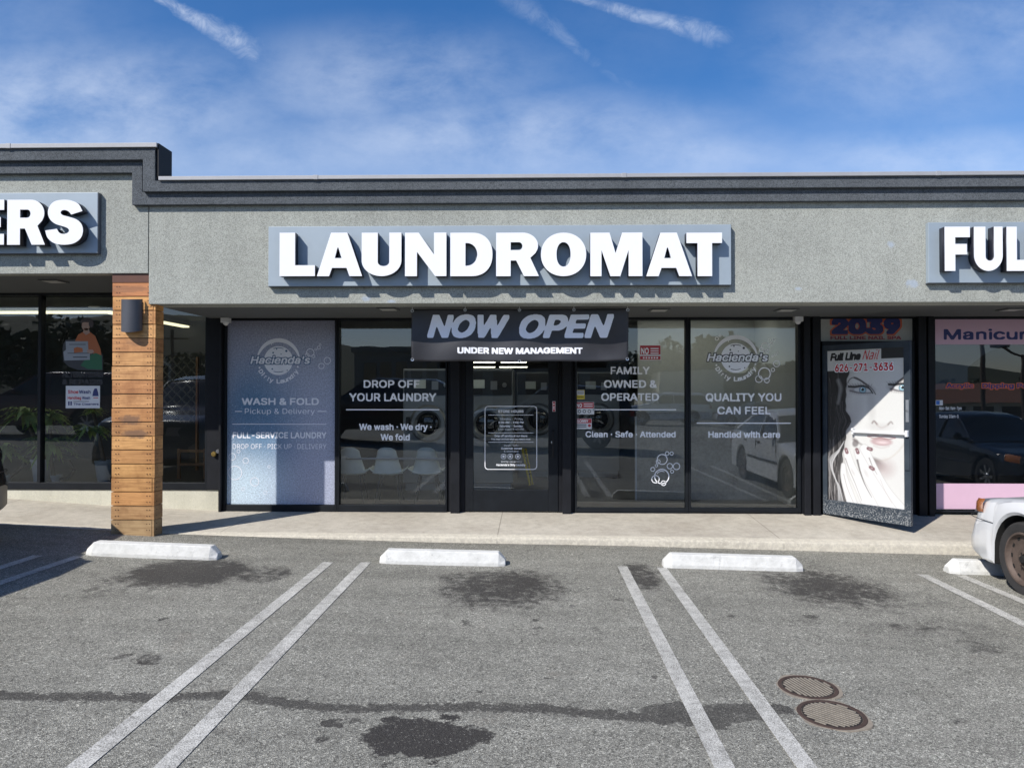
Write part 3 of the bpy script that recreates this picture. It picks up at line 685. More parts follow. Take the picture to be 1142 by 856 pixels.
def frame(x0, x1, z0, z1, muls=(), wl=.035, wt=.03, wb=.05, wm=.04, rails=(), dp=.09, y=D, mb=None):
    mb = mb or MB()
    mb.box(x0, x0 + wl, y - .045, y - .045 + dp, z0, z1); mb.box(x1 - wl, x1, y - .045, y - .045 + dp, z0, z1)
    mb.box(x0 + wl, x1 - wl, y - .043, y - .045 + dp, z0, z0 + wb); mb.box(x0 + wl, x1 - wl, y - .043, y - .045 + dp, z1 - wt, z1)
    for m_ in muls: mb.box(m_ - wm / 2, m_ + wm / 2, y - .044, y - .045 + dp, z0 + wb, z1 - wt)
    return mb
def pane(x0, x1, z0, z1, y, mat, parent):
    mb = MB(); mb.quad((x0, y, z0), (x1, y, z0), (x1, y, z1), (x0, y, z1)); return P_('glass_pane', mb, mat, parent)
YG = D + .004      # glass
YV = D + .001      # vinyl on its outer face
zTop = zR - .001

def win(pxl, pxr, pyb, gpyt, gpyb, muls, mat, ztop, wl=.03, wb=.07, fm='black', label=None):
    x0, x1 = X_(pxl, D), X_(pxr, D); z0 = Z_(pyb, D, (pxl + pxr) / 2); zb = Z_(gpyb, D, (pxl + pxr) / 2)
    f = P_('shop_window', frame(x0, x1, z0, ztop, [X_(m_, D) for m_ in muls], wl=wl, wb=zb - z0, wt=.028), M[fm], bevel=.003)
    if label: f['label'] = label
    p = pane(x0 + wl * .5, x1 - wl * .5, z0 + .01, ztop - .01, YG, mat, f)
    return f, p
# left shop (cleaners)
wL, pL = win(-420, 233, 544.8, 325, 537, (-230, -90, 46, 150), M['glassdark'], zTl, label='dark window over the cream wall, with plants inside')
# laundromat: film window, window with chairs, door, two windows
wA, pA = win(250.5, 377, 570.5, 353, 562.5, (), M['glass'], zTop, label='window covered by a blue printed film')
wB, pB = win(377.3, 499, 570.5, 353, 562.5, (), M['glass'], zTop, wl=.022, label='clear window in front of the shell chairs')
wC, pC = win(640.5, 766.8, 570.5, 353, 566, (), M['glass'], zTop, wl=.03, label='clear window lettered for a family owned shop')
wD, pD = win(767.1, 891.5, 570.5, 353, 566, (), M['glass'], zTop, wl=.03, label='clear window with the round moon emblem')
# pillars
def pillar(pxl, pxr, core, ztop=zTop):
    mb = MB(); x0, x1 = X_(pxl, D), X_(pxr, D); z0 = walk_in_z((x0 + x1) / 2) - .02
    mb.box(x0 + .001, x1 - .001, D - .02, D + .10, z0, ztop)
    for a, b in core: mb.box(X_(a, D), X_(b, D), D - .10, D - .0205, z0, ztop)
    P_('pillar', mb, M['black2'], bevel=.005)
pillar(247.6, 250.3, ((247.7, 250.2),)); pillar(499.2, 519, ((503.5, 513.5),)); pillar(622.5, 640.3, ((627, 636.5),)); pillar(891.7, 915.5, ((894, 901), (903.5, 911.5))); pillar(1018.5, 1039, ((1020, 1029), (1031, 1037.5)))

# laundromat door
dx0, dx1 = X_(519.2, D), X_(622.3, D); zd0, zd1 = walk_in_z(0) + .012, 2.26
mb = MB(); ws = X_(528, D) - dx0; ws2 = dx1 - X_(611.5, D)
mb.box(dx0, dx0 + ws, D - .03, D + .02, zd0, zd1); mb.box(dx1 - ws2, dx1, D - .03, D + .02, zd0, zd1)
mb.box(dx0 + ws, dx1 - ws2, D - .028, D + .018, zd0, Z_(546, D)); mb.box(dx0 + ws, dx1 - ws2, D - .028, D + .018, zd1 - .09, zd1)
door = P_('entrance_door', mb, M['black'], bevel=.004)
pDoor = pane(dx0 + ws * .6, dx1 - ws2 * .6, Z_(548, D), zd1 - .06, YG, M['glass'], door)
mb = MB(); mb.box(dx0 + .001, dx1 - .001, D - .045, D + .06, zd1 + .002, zd1 + .06); mb.box(dx0 + .001, dx1 - .001, D - .045, D + .06, zTop - .03, zTop - .001)
tf = P_('door_transom', mb, M['black'], bevel=.003); pane(dx0, dx1, zd1 + .05, zTop - .02, YG, M['glass'], tf)
mb = MB(); c = W(616.5, 494, D - .04); mb.tube([c + Vector((0, .02, -.16)), c + Vector((0, -.045, -.16)), c + Vector((0, -.05, -.14)), c + Vector((0, -.05, .14)), c + Vector((0, -.045, .16)), c + Vector((0, .02, .16))], .011, 8)
P_('handle', mb, M['black2'], door, smooth=True)
mb = MB(); mb.lathe([(0, -.008), (.016, -.006), (.018, .006)], W(616, 493, D - .035), 'y', 14); P_('lock', mb, M['chrome'], door, smooth=True)

# ---- lettering on the glass
def vin(parent, fn, mat='vinyl', name='lettering'):
    mb = MB(); fn(mb)
    return P_(name, mb, M[mat] if isinstance(mat, str) else [M[q] for q in mat], parent)
def B1(mb):
    label_px(mb, 'DROP OFF', 405.5, 468, 423.5, 432.5, YV, bold=.07, res=26)
    label_px(mb, 'YOUR LAUNDRY', 389.5, 486.5, 438, 447.5, YV, bold=.07, res=26); bar_px(mb, 386, 490, 456, 457.3, YV)
    label_px(mb, 'We wash · We dry ·', 400.5, 481.5, 472, 479.5, YV, bold=.06, res=22); label_px(mb, 'We fold', 424.5, 457, 483.5, 491, YV, bold=.06, res=22)
vin(wB, B1)
def C1(mb):
    label_px(mb, 'FAMILY', 681, 724.5, 408.5, 417.5, YV, bold=.075, res=26); label_px(mb, 'OWNED &', 673.5, 732.5, 423.5, 432.5, YV, bold=.075, res=26)
    label_px(mb, 'OPERATED', 670.5, 735, 438, 447, YV, bold=.075, res=26); bar_px(mb, 661, 754, 456, 457.3, YV)
    label_px(mb, 'Clean · Safe · Attended', 653, 753.5, 480.5, 487.5, YV, bold=.06, res=22)
vin(wC, C1)
BUB = [(738, 531, 8.5, 1.1), (731, 534, 4.6, .9), (740, 538.5, 3, .8), (738.5, 512, 6, .9), (734, 514.5, 2.6, .7), (744, 505.5, 2.4, .7), (749, 505.5, 2.2, .7), (747, 519.5, 3.4, .8), (754.5, 519.8, 4, .8), (749.5, 525.5, 2.1, .7), (728, 523, 2.6, .7), (732, 519, 1.7, .6)]
def Cb(mb):
    for x, y, r, w_ in BUB: ring_px(mb, x, y, r, w_, YV)
    ring_px(mb, 738, 531, 6.4, .8, YV, a0=60, a1=150)
vin(wC, Cb, name='bubble_emblem')
def D1(mb):
    label_px(mb, 'QUALITY YOU', 787, 871.5, 438, 447.5, YV, bold=.07, res=26); label_px(mb, 'CAN FEEL', 800, 859.5, 453, 462, YV, bold=.07, res=26)
    bar_px(mb, 777, 882, 471, 472.3, YV); label_px(mb, 'Handled with care', 790, 870, 480.5, 488, YV, bold=.06, res=22)
vin(wD, D1)
def arc_text(mb, body, cx, cy, r, a0, a1, h, Y, bold=.03):
    """single letters standing along an arc, reading left to right under the circle"""
    n = len(body)
    for i, ch in enumerate(body):
        if ch == ' ': continue
        a = R(a0 + (a1 - a0) * i / (n - 1)); wdt = h * (.35 if ch in 'itr' else .8 if ch.islower() else .85)
        ux, uz = -math.sin(a), math.cos(a)
        tmp = MB(); 
        def pl(x, z):
            # x along the tangent, z towards the centre of the circle
            px = cx + r * math.cos(a) + ux * x - (-math.cos(a)) * 0
            qx = cx + (r - z) * math.cos(a) - math.sin(a) * x; qy = cy - ((r - z) * math.sin(a) + math.cos(a) * x)
            return W(qx, qy, Y)
        text_into(mb, ch, -wdt / 2, wdt / 2, h, 0, pl, res=24, bold=.06)
def logo(mb, cx, cy, s, Y, bubbles, m2=None):
    """moon with crescent, script name across it, smaller words on the arc below"""
    y2 = Y - .0012; y3 = Y - .0024
    r = 16.5 * s
    disc_px(mb, cx, cy, r, Y, 0, 48)
    # crescent over the moon
    n = 40
    for i in range(n):
        t0, t1 = R(8 + 160 * i / n), R(8 + 160 * (i + 1) / n)
        def th(t): u = (math.degrees(t) - 8) / 160; return (1.2 + 3.4 * math.sin(math.pi * min(1, max(0, u))) ** .6) * s
        P = [W(cx + (rr) * math.cos(t), cy - 1 - rr * math.sin(t), Y) for rr, t in ((24.5 * s - th(t0), t0), (24.5 * s, t0), (24.5 * s, t1), (24.5 * s - th(t1), t1))]
        mb.quad(*P, 0)
    # dark knock-out behind the name, then the name
    x0, x1 = cx - 32 * s, cx + 36 * s
    label_px(mb, "Hacienda's", x0 - .8, x1 + .8, cy - 6.3 * s, cy + 4.9 * s, y2, res=26, bold=.135, shear=.22, mi=1)
    label_px(mb, "Hacienda's", x0, x1, cy - 5.2 * s, cy + 3.9 * s, y3, res=26, bold=.05, shear=.22)
    for x, y, q in ((-6, -9, 1.0), (9, -11, 1.3), (-2, -13.2, .8), (-7, 9.5, .9), (10, 11, .7), (3, -7.5, .6)): disc_px(mb, cx + x * s, cy + y * s, q * s, y2, 1, 10)
    ring_px(mb, cx, cy + 2, 17 * s, .7 * s, y2, 1, 70, 110); ring_px(mb, cx, cy - 3, 16.5 * s, .7 * s, y2, 1, 250, 290)
    # sparkle
    px, py = cx - 8 * s, cy - 20 * s
    mb.poly([W(px + a, py + b, y3) for a, b in ((0, -3), (.6, -.6), (3, 0), (.6, .6), (0, 3), (-.6, .6), (-3, 0), (-.6, -.6))], 0)
    disc_px(mb, cx - 21.5 * s, cy + 8 * s, 1.1 * s, Y, 0, 8); disc_px(mb, cx + 22 * s, cy + 7 * s, 1.1 * s, Y, 0, 8)
    arc_text(mb, 'Dirty Laundry', cx, cy, 26 * s, 212, 328, 5.2 * s, Y)
    for x, y, q, w_ in bubbles: ring_px(mb, x, y, q, w_, Y, 0, seg=20)
vin(wD, lambda mb: logo(mb, 820.5, 399, 1.0, YV, [(852.5, 416.5, 7.2, 1.2), (846.3, 422.5, 4.2, .9), (855.2, 424, 3.2, .9), (866, 405.5, 3.8, .8), (862, 412.3, 2.3, .8), (853.5, 386.5, 4.8, .8), (849.5, 390, 2.8, .7), (855.5, 391, 2.5, .7), (858, 379, 1.9, .6), (863, 378.5, 2, .6), (860.5, 382.5, 1.4, .6), (864.5, 395, 1.5, .5), (861.5, 397, 1.2, .5), (867, 393, 1.0, .5), (799.5, 377.5, 2.2, .7), (803, 374, 1.5, .6)]), ('vinyl', 'applb'), 'moon_emblem')
# film on the left window, lettering on top of it
mb = MB(); a, b = W(254, 353, YV), W(374.2, 562.2, YV); mb.quad((a.x, YV, b.z), (b.x, YV, b.z), (b.x, YV, a.z), (a.x, YV, a.z)); P_('printed_film', mb, M['film'], wA)
YF = YV - .002
M['filmblue'] = plain('film_knockout_blue', (.06, .13, .24), .5)
vin(wA, lambda mb: logo(mb, 310.5, 402, .98, YF, [(346, 393, 4.6, .8), (342.5, 396, 2.6, .7), (349.5, 397, 2, .6), (355.5, 387.5, 2, .6), (352, 389.5, 1.3, .5), (365, 402, 4, .7), (358.5, 408, 3.4, .7), (357, 384, 1.3, .5)]), ('vinylshade', 'filmblue'), 'moon_emblem')
def A1(mb):
    label_px(mb, 'WASH & FOLD', 269.5, 355.5, 443.5, 451.5, YF, bold=.06, res=24); label_px(mb, 'Pickup & Delivery', 273, 351, 455, 461.5, YF, bold=.035, res=20)
    bar_px(mb, 262, 270, 458, 459, YF); bar_px(mb, 354, 364, 458, 459, YF); bar_px(mb, 259, 364, 472.3, 473.2, YF)
    label_px(mb, 'FULL-SERVICE LAUNDRY', 259.5, 364, 481.5, 488.5, YF, bold=.05, res=22); label_px(mb, 'DROP OFF · PICK UP · DELIVERY', 259.5, 364, 494.5, 500.5, YF, bold=.04, res=20)
vin(wA, A1, 'vinylshade')
for x, y, r, w_ in ((262, 527, 8, .8), (259, 509, 4, .6), (274, 513.5, 3.4, .6), (284, 537, 5, .7), (266, 503, 2, .5), (271, 545, 2, .5), (300, 520, 1.6, .4), (296, 549, 2.2, .4)):
    vin(wA, lambda mb: ring_px(mb, x, y, r, w_, YF), 'vinylshade', 'printed_bubble')

# door lettering: rounded box of opening hours
def Dr(mb):
    x0, x1, y0, y1, r = 540.5, 599, 452.5, 523.5, 4; w_ = .8
    bar_px(mb, x0 + r, x1 - r, y0, y0 + w_, YV); bar_px(mb, x0 + r, x1 - r, y1 - w_, y1, YV); bar_px(mb, x0, x0 + w_, y0 + r, y1 - r, YV); bar_px(mb, x1 - w_, x1, y0 + r, y1 - r, YV)
    for cx, cy, a in ((x1 - r, y0 + r, 0), (x0 + r, y0 + r, 90), (x0 + r, y1 - r, 180), (x1 - r, y1 - r, 270)): ring_px(mb, cx, cy, r, w_, YV, a0=a, a1=a + 90, seg=24)
    for y in (462.3, 482.2, 492.5): bar_px(mb, 544.5, 595, y, y + .55, YV)
    for s, a, b, t, bs, bo in (('STORE HOURS', 555.5, 584, 457, 460, .06), ('Monday - Friday', 558, 583, 465.8, 468, .03), ('6:00 AM - 9:00 PM', 556, 584, 469.6, 472, .06), ('Saturday - Sunday', 557, 583, 473.7, 476, .06), ('Last wash 8:00 PM', 556, 584, 477.3, 479.4, .03),
                               ('Drop off service at our doors', 551.5, 588, 484.6, 487, .06), ('Free wash and fold when you need it most', 548, 591.5, 488.4, 490.4, .05),
                               ('Clean · Safe', 562, 578, 495.5, 497.5, .03), ('Customer owned', 559, 582, 498.6, 500.8, .05), ('& attended', 562, 578, 502, 504, .03), ('Dirty laundry', 559, 582, 513.5, 515.3, .03), ("Hacienda's Dirty Laundry", 553.5, 586, 516.8, 519.4, .07)):
        label_px(mb, s, a, b, t, bs, YV, res=12, bold=bo)
    for x in (561.5, 569, 577.5):
        ring_px(mb, x, 508.7, 3, .6, YV, seg=16); disc_px(mb, x, 508.7, 1.4, YV, seg=8)
vin(door, Dr)

# stickers
def sticker(parent, x0, x1, y0, y1, top, base, extra=None, mats=None, label=None):
    """backing sheet and a coloured band, small print as bars where the photo's is unreadable"""
    mb = MB(); bar_px(mb, x0, x1, y0, y1, YV, 0); bar_px(mb, x0 + .4, x1 - .4, y0 + .4, y0 + (y1 - y0) * top, YV - .001, 1)
    if extra: extra(mb)
    o = P_('sticker', mb, [M[q] for q in (mats or ('white', 'red', 'vinyl', 'ink'))], parent)
    if label: o['label'] = label
def e1(mb):
    label_px(mb, 'NO', 715, 723.5, 387.5, 395, YV - .002, bold=.07, res=20, mi=2)
    for y in (388, 390.6, 393.2): bar_px(mb, 725.5, 734.5, y, y + 1.1, YV - .002, 2)
    for x in range(6): bar_px(mb, 717 + x * 3, 718.8 + x * 3, 398, 399.8, YV - .002, 2)
    bar_px(mb, 713.8, 736.6, 396.9, 401, YV - .0012, 1)
sticker(wC, 713.4, 737, 384.8, 401.6, .62, 0, e1, label='red and white notice high on the window')
def e2(mb):
    label_px(mb, 'NO', 643, 649, 449.7, 454, YV - .002, bold=.06, res=16, mi=2)
    for y in (450, 452.3): bar_px(mb, 651, 661, y, y + .9, YV - .002, 2)
    for x in (645, 650.5, 656): ring_px(mb, x + 1.2, 458.5, 1.9, .6, YV - .002, 3, seg=12)
sticker(wC, 641.8, 662.6, 448.2, 462, .5, 0, e2, label='red topped sticker with three small round pictures')
def e3(mb):
    label_px(mb, 'SORRY', 643.5, 656, 467.8, 471, YV - .002, bold=.05, res=14, mi=2)
    for y in (473, 475.2): bar_px(mb, 643, 654, y, y + .9, YV - .002, 3)
    disc_px(mb, 657.4, 474.3, 1.7, YV - .002, 1, 12)
sticker(wC, 641.8, 660, 466.4, 478.2, .45, 0, e3, label='smaller red and white sticker below the others')
sticker(wC, 642.8, 652, 434.6, 445, .55, 0, lambda mb: [bar_px(mb, 644, 651, y, y + .7, YV - .002, 3) for y in (436, 438, 442.3)], ('yellow', 'white', 'vinyl', 'ink'), label='small white and yellow sticker')
sticker(door, 616, 619.4, 447.3, 458.6, .98, 0, lambda mb: [bar_px(mb, 616.8, 618.4, y, y + 1, YV - .035, 2) for y in (450, 453, 455)], label='narrow red sticker on the door stile')
# the door stile stands proud of the glass: bring its sticker to the front of it
st = [o for o in door.children if o.name.startswith('sticker')][0]; st.location.y -= .034

# ------------------------------------------------------------------ left shop window decals
def sew(mb):
    Q = lambda x, y: (x / 5.708, 310 + y / 5.707)
    def pg(pts, mi, k): mb.poly([W(*Q(x, y), YV - .0006 * k) for x, y in pts], mi)
    def el(cx, cy, rx, ry, mi, k, a0=0, a1=360):
        pg([(cx + rx * math.cos(R(a)), cy - ry * math.sin(R(a))) for a in np.linspace(a0, a1, 28)[:-1]], mi, k)
    pg([(398, 455), (402, 530), (440, 565), (500, 585), (655, 588), (655, 490), (640, 478), (600, 468), (560, 392), (420, 392), (402, 420)], 3, 0)
    pg([(478, 400), (498, 358), (530, 342), (570, 342), (606, 368), (640, 452), (646, 490), (600, 486), (560, 450), (500, 470), (470, 440)], 0, 1)
    pg([(535, 320), (565, 320), (572, 348), (548, 362), (528, 346)], 1, 2)
    el(546, 302, 26, 33, 1, 2); el(552, 280, 40, 26, 2, 3, 0, 190); el(580, 288, 16, 26, 2, 3); 
    pg([(518, 288), (512, 270), (540, 256), (575, 262), (585, 282), (560, 282), (536, 280)], 2, 4)
    pg([(512, 556), (540, 520), (580, 488), (610, 476), (648, 492), (650, 582), (560, 578)], 4, 2)
    pg([(418, 402), (560, 402), (562, 452), (572, 474), (572, 520), (410, 524), (404, 470), (420, 455)], 5, 3)
    pg([(470, 446), (492, 438), (525, 446), (528, 470), (472, 476)], 0, 4)
    pg([(440, 420), (545, 420), (545, 424), (440, 424)], 3, 4); pg([(430, 476), (566, 476), (566, 480), (430, 480)], 3, 4); pg([(465, 500), (556, 500), (556, 506), (465, 506)], 3, 4)
    pg([(552, 455), (590, 455), (600, 470), (580, 482), (556, 474)], 1, 4)
for n_, c_ in (('deco_orange', (.42, .12, .03)), ('deco_skin', (.42, .28, .22)), ('deco_hair', (.05, .035, .035)), ('deco_dark', (.03, .03, .035)), ('deco_green', (.015, .12, .05)), ('deco_grey', (.30, .33, .37))): M[n_] = plain(n_, c_, .5, var=.05)
vin(wL, sew, ('deco_orange', 'deco_skin', 'deco_hair', 'deco_dark', 'deco_green', 'deco_grey'), 'seamstress_picture')
def alt(mb):
    for t, x0, x1, a, b in (('ALTERATIONS', 70, 114.5, 414.6, 420.3), ('& REPAIRS', 70, 114, 423.2, 428.2)):
        label_px(mb, t, x0 - .6, x1 + .6, a - .6, b + .6, YV, bold=.12, res=20, mi=0); label_px(mb, t, x0, x1, a, b, YV - .0012, bold=.05, res=20, mi=1)
vin(wL, alt, ('intwall', 'ink'))
def fly(mb):
    bar_px(mb, 73.4, 111.4, 430, 455, YV - .001, 0)
    label_px(mb, 'Shoe', 75.8, 87.5, 434.8, 438.8, YV - .002, bold=.06, res=18, mi=1); label_px(mb, 'Wash', 88, 101, 434.8, 438.8, YV - .002, bold=.05, res=18, mi=2)
    label_px(mb, 'Handbag', 75.5, 90.5, 441.8, 445.2, YV - .002, bold=.05, res=16, mi=1); label_px(mb, 'Wash', 91.5, 100.5, 441.8, 445.2, YV - .002, bold=.05, res=16, mi=2)
    label_px(mb, 'The Cleaners', 82, 110, 449.2, 451.6, YV - .002, bold=.06, res=14, mi=2)
    mb.poly([W(x, y, YV - .002) for x, y in ((103, 441.5), (104, 436), (105.5, 433), (108, 433), (109.3, 437), (110, 441.5))], 2)
    for x in (76, 78.5): bar_px(mb, x, x + 1.6, 447.4, 451.8, YV - .002, 2)
    bar_px(mb, 104, 109.5, 443, 443.8, YV - .002, 1); bar_px(mb, 82, 99, 447.2, 447.8, YV - .002, 3)
vin(wL, fly, ('white', 'crimson', 'navy', 'darkgrey'), 'flyer')

# ------------------------------------------------------------------ nail shop: transom, open door, window
nx0, nx1 = X_(915.7, D), X_(1018.3, D); zt0 = Z_(380.5, D, 960)
mb = MB(); mb.box(nx0, nx1, D - .045, D + .05, Z_(386, D, 960), zt0); mb.box(nx0, nx1, D - .045, D + .05, zTop - .02, zTop - .001)
mb.box(nx0, nx0 + .03, D - .044, D + .05, walk_in_z(4), Z_(386, D, 960)); mb.box(nx1 - .03, nx1, D - .044, D + .05, walk_in_z(4), Z_(386, D, 960))
ft = P_('door_transom', mb, M['black'], bevel=.003)
mb = MB(); mb.quad((nx0, YG, zt0), (nx1, YG, zt0), (nx1, YG, zTop - .02), (nx0, YG, zTop - .02)); M['palesheet'] = plain('pale_backing', (.42, .43, .40), .6); P_('number_panel', mb, M['palesheet'], ft)
def num(mb):
    label_px(mb, '2039', 925.5, 1006, 352.8, 374.5, YV, bold=.16, res=30, mi=0); label_px(mb, '2039', 927.5, 1004, 354.6, 372.8, YV - .001, bold=.11, res=30, mi=1)
    label_px(mb, 'FULL LINE NAIL SPA', 926, 1005, 374.4, 378.6, YV - .002, bold=.12, res=14, mi=0); label_px(mb, 'FULL LINE NAIL SPA', 926.4, 1004.6, 374.9, 378.2, YV - .003, bold=.03, res=14, mi=1)
vin(ft, num, ('orange', 'navy'))

wN, pN = win(1039.2, 1500, 571.5, 353, 569.5, (1290,), M['glassdark'], zTop, wl=.025, label='nail shop window banded in pink')
def nl(mb):
    bar_px(mb, 1042, 1498, 352.5, 383.5, YV, 0); bar_px(mb, 1042, 1498, 538.8, 568.8, YV, 0)
    label_px(mb, 'Manicure & Pedicure', 1052.5, 1292, 366.5, 379, YV - .001, bold=.075, res=26, mi=1)
    label_px(mb, 'Acrylic', 1054.5, 1086.5, 426.3, 433.2, YV, bold=.20, res=20, mi=2); label_px(mb, 'Acrylic', 1055.5, 1085.5, 427.2, 432.4, YV - .001, bold=.07, res=20, mi=1)
    label_px(mb, 'Dipping Powder', 1094.5, 1171, 426.3, 433.4, YV, bold=.20, res=20, mi=2); label_px(mb, 'Dipping Powder', 1095.5, 1170, 427.2, 432.6, YV - .001, bold=.07, res=20, mi=1)
    label_px(mb, 'Mon-Sat: 9am-7pm', 1047.5, 1072.5, 453, 457, YV, bold=.08, res=16, mi=3); label_px(mb, 'Sunday 10am-5', 1047.5, 1069, 462, 466, YV, bold=.08, res=16, mi=3)
    bar_px(mb, 1043.5, 1051.5, 446, 451.8, YV, 3); bar_px(mb, 1044, 1048, 446.6, 451, YV - .001, 4)
M['blue'] = plain('sticker_blue', (.05, .18, .55), .5)
vin(wN, nl, ('pink', 'navy', 'orange', 'white', 'blue'))
# the pale printed panel with a curved edge, inside the glass
M['printblue'] = plain('window_print_grey_blue', (.10, .12, .15), .7, var=.1, vscale=1)
mb = MB(); yq = D + .02
arc = [(1079, 410), (1086, 404), (1096, 396), (1106, 390.5), (1118, 386), (1130, 384), (1142, 383)]
mb.poly([W(x, y, yq) for x, y in [(1042, 384), (1042, 434), (1079, 434)] + arc + [(1142, 380), (1042, 380)]], 0)
P_('curved_print', mb, M['printblue'], wN)
mb = MB(); a, b = W(1042, 384, yq), W(1042, 434, yq)

def scuffed():
    m, nt, b = newmat('scuffed_door_frame'); v = pos(nt); n = noise(nt, 60, 6, .8, v); n2 = noise(nt, 5, 4, .6, v); sp = nt.nodes.new('ShaderNodeSeparateXYZ'); lk(nt, v, sp.inputs[0])
    c = ramp(nt, n2.outputs[0], [(.3, (.022, .032, .045)), (.7, (.042, .055, .070))]).outputs[0]
    low = nt.nodes.new('ShaderNodeMapRange'); lk(nt, sp.outputs[2], low.inputs[0]); low.inputs[1].default_value = .42; low.inputs[2].default_value = .16
    m_ = mth(nt, 'MULTIPLY', low.outputs[0], ramp(nt, n.outputs[0], [(.52, 0.0), (.58, 1.0)]).outputs[0]); m2 = ramp(nt, n.outputs[0], [(.68, 0.0), (.72, .7)]).outputs[0]
    c = mixc(nt, mth(nt, 'MULTIPLY', mth(nt, 'MAXIMUM', m_, m2), .8), c, (.45, .46, .46)); lk(nt, c, b.inputs['Base Color']); b.inputs['Roughness'].default_value = .55; b.inputs['Specular IOR Level'].default_value = .3
    return m
# open door leaf with full-size printed portrait
hx, hy = X_(916.5, D), D - .05
ex, ey = X_(1016.5, 7.99), 7.99
dv = Vector((ex - hx, ey - hy, 0)); LW = dv.length; du = dv.normalized(); dn = Vector((du.y, -du.x, 0))   # dn points to the camera side
zb0, zt1 = walk_in_z(4) + .015, Z_(385.5, D, 917)
LH = zt1 - zb0
def leaf(u, v, off=0): return Vector((hx, hy, zb0)) + du * (u * LW) + Vector((0, 0, v * LH)) + dn * off
def leafbox(mb, u0, u1, v0, v1, o0, o1, mi=0):
    n = len(mb.v)
    for o in (o1, o0):
        for (u, v) in ((u0, v0), (u1, v0), (u1, v1), (u0, v1)): mb.v.append(tuple(leaf(u, v, o)))
    for q in ((0, 1, 2, 3), (7, 6, 5, 4), (0, 4, 5, 1), (1, 5, 6, 2), (2, 6, 7, 3), (3, 7, 4, 0)): mb.f.append(tuple(n + i for i in q)); mb.m.append(mi)
mb = MB()
leafbox(mb, 0, .055, 0, 1, -.022, .022); leafbox(mb, .93, 1, 0, 1, -.022, .022); leafbox(mb, .055, .93, 0, .085, -.021, .021); leafbox(mb, .055, .93, .965, 1, -.021, .021)
M['leafframe'] = scuffed()
ndoor = P_('nail_shop_door', mb, M['leafframe'], bevel=.004)
ndoor['label'] = 'door standing open, covered by a portrait poster'
mb = MB(); leafbox(mb, .055, .93, .085, .965, -.004, .0); P_('glass_pane', mb, M['glassdark'], ndoor)
mb = MB(); leafbox(mb, .36, .985, .490, .504, .03, .05); leafbox(mb, .955, .985, .48, .515, .022, .06); leafbox(mb, .36, .385, .48, .515, .0, .05); P_('push_bar', mb, M['white'], ndoor, bevel=.004)
mb = MB(); leafbox(mb, .952, .985, .56, .68, .0225, .028); P_('push_plate', mb, M['chrome'], ndoor, bevel=.002)
mb = MB(); leafbox(mb, .94, .992, .30, .47, .0225, .034); P_('lock_case', mb, M['leafframe'], ndoor, bevel=.003)

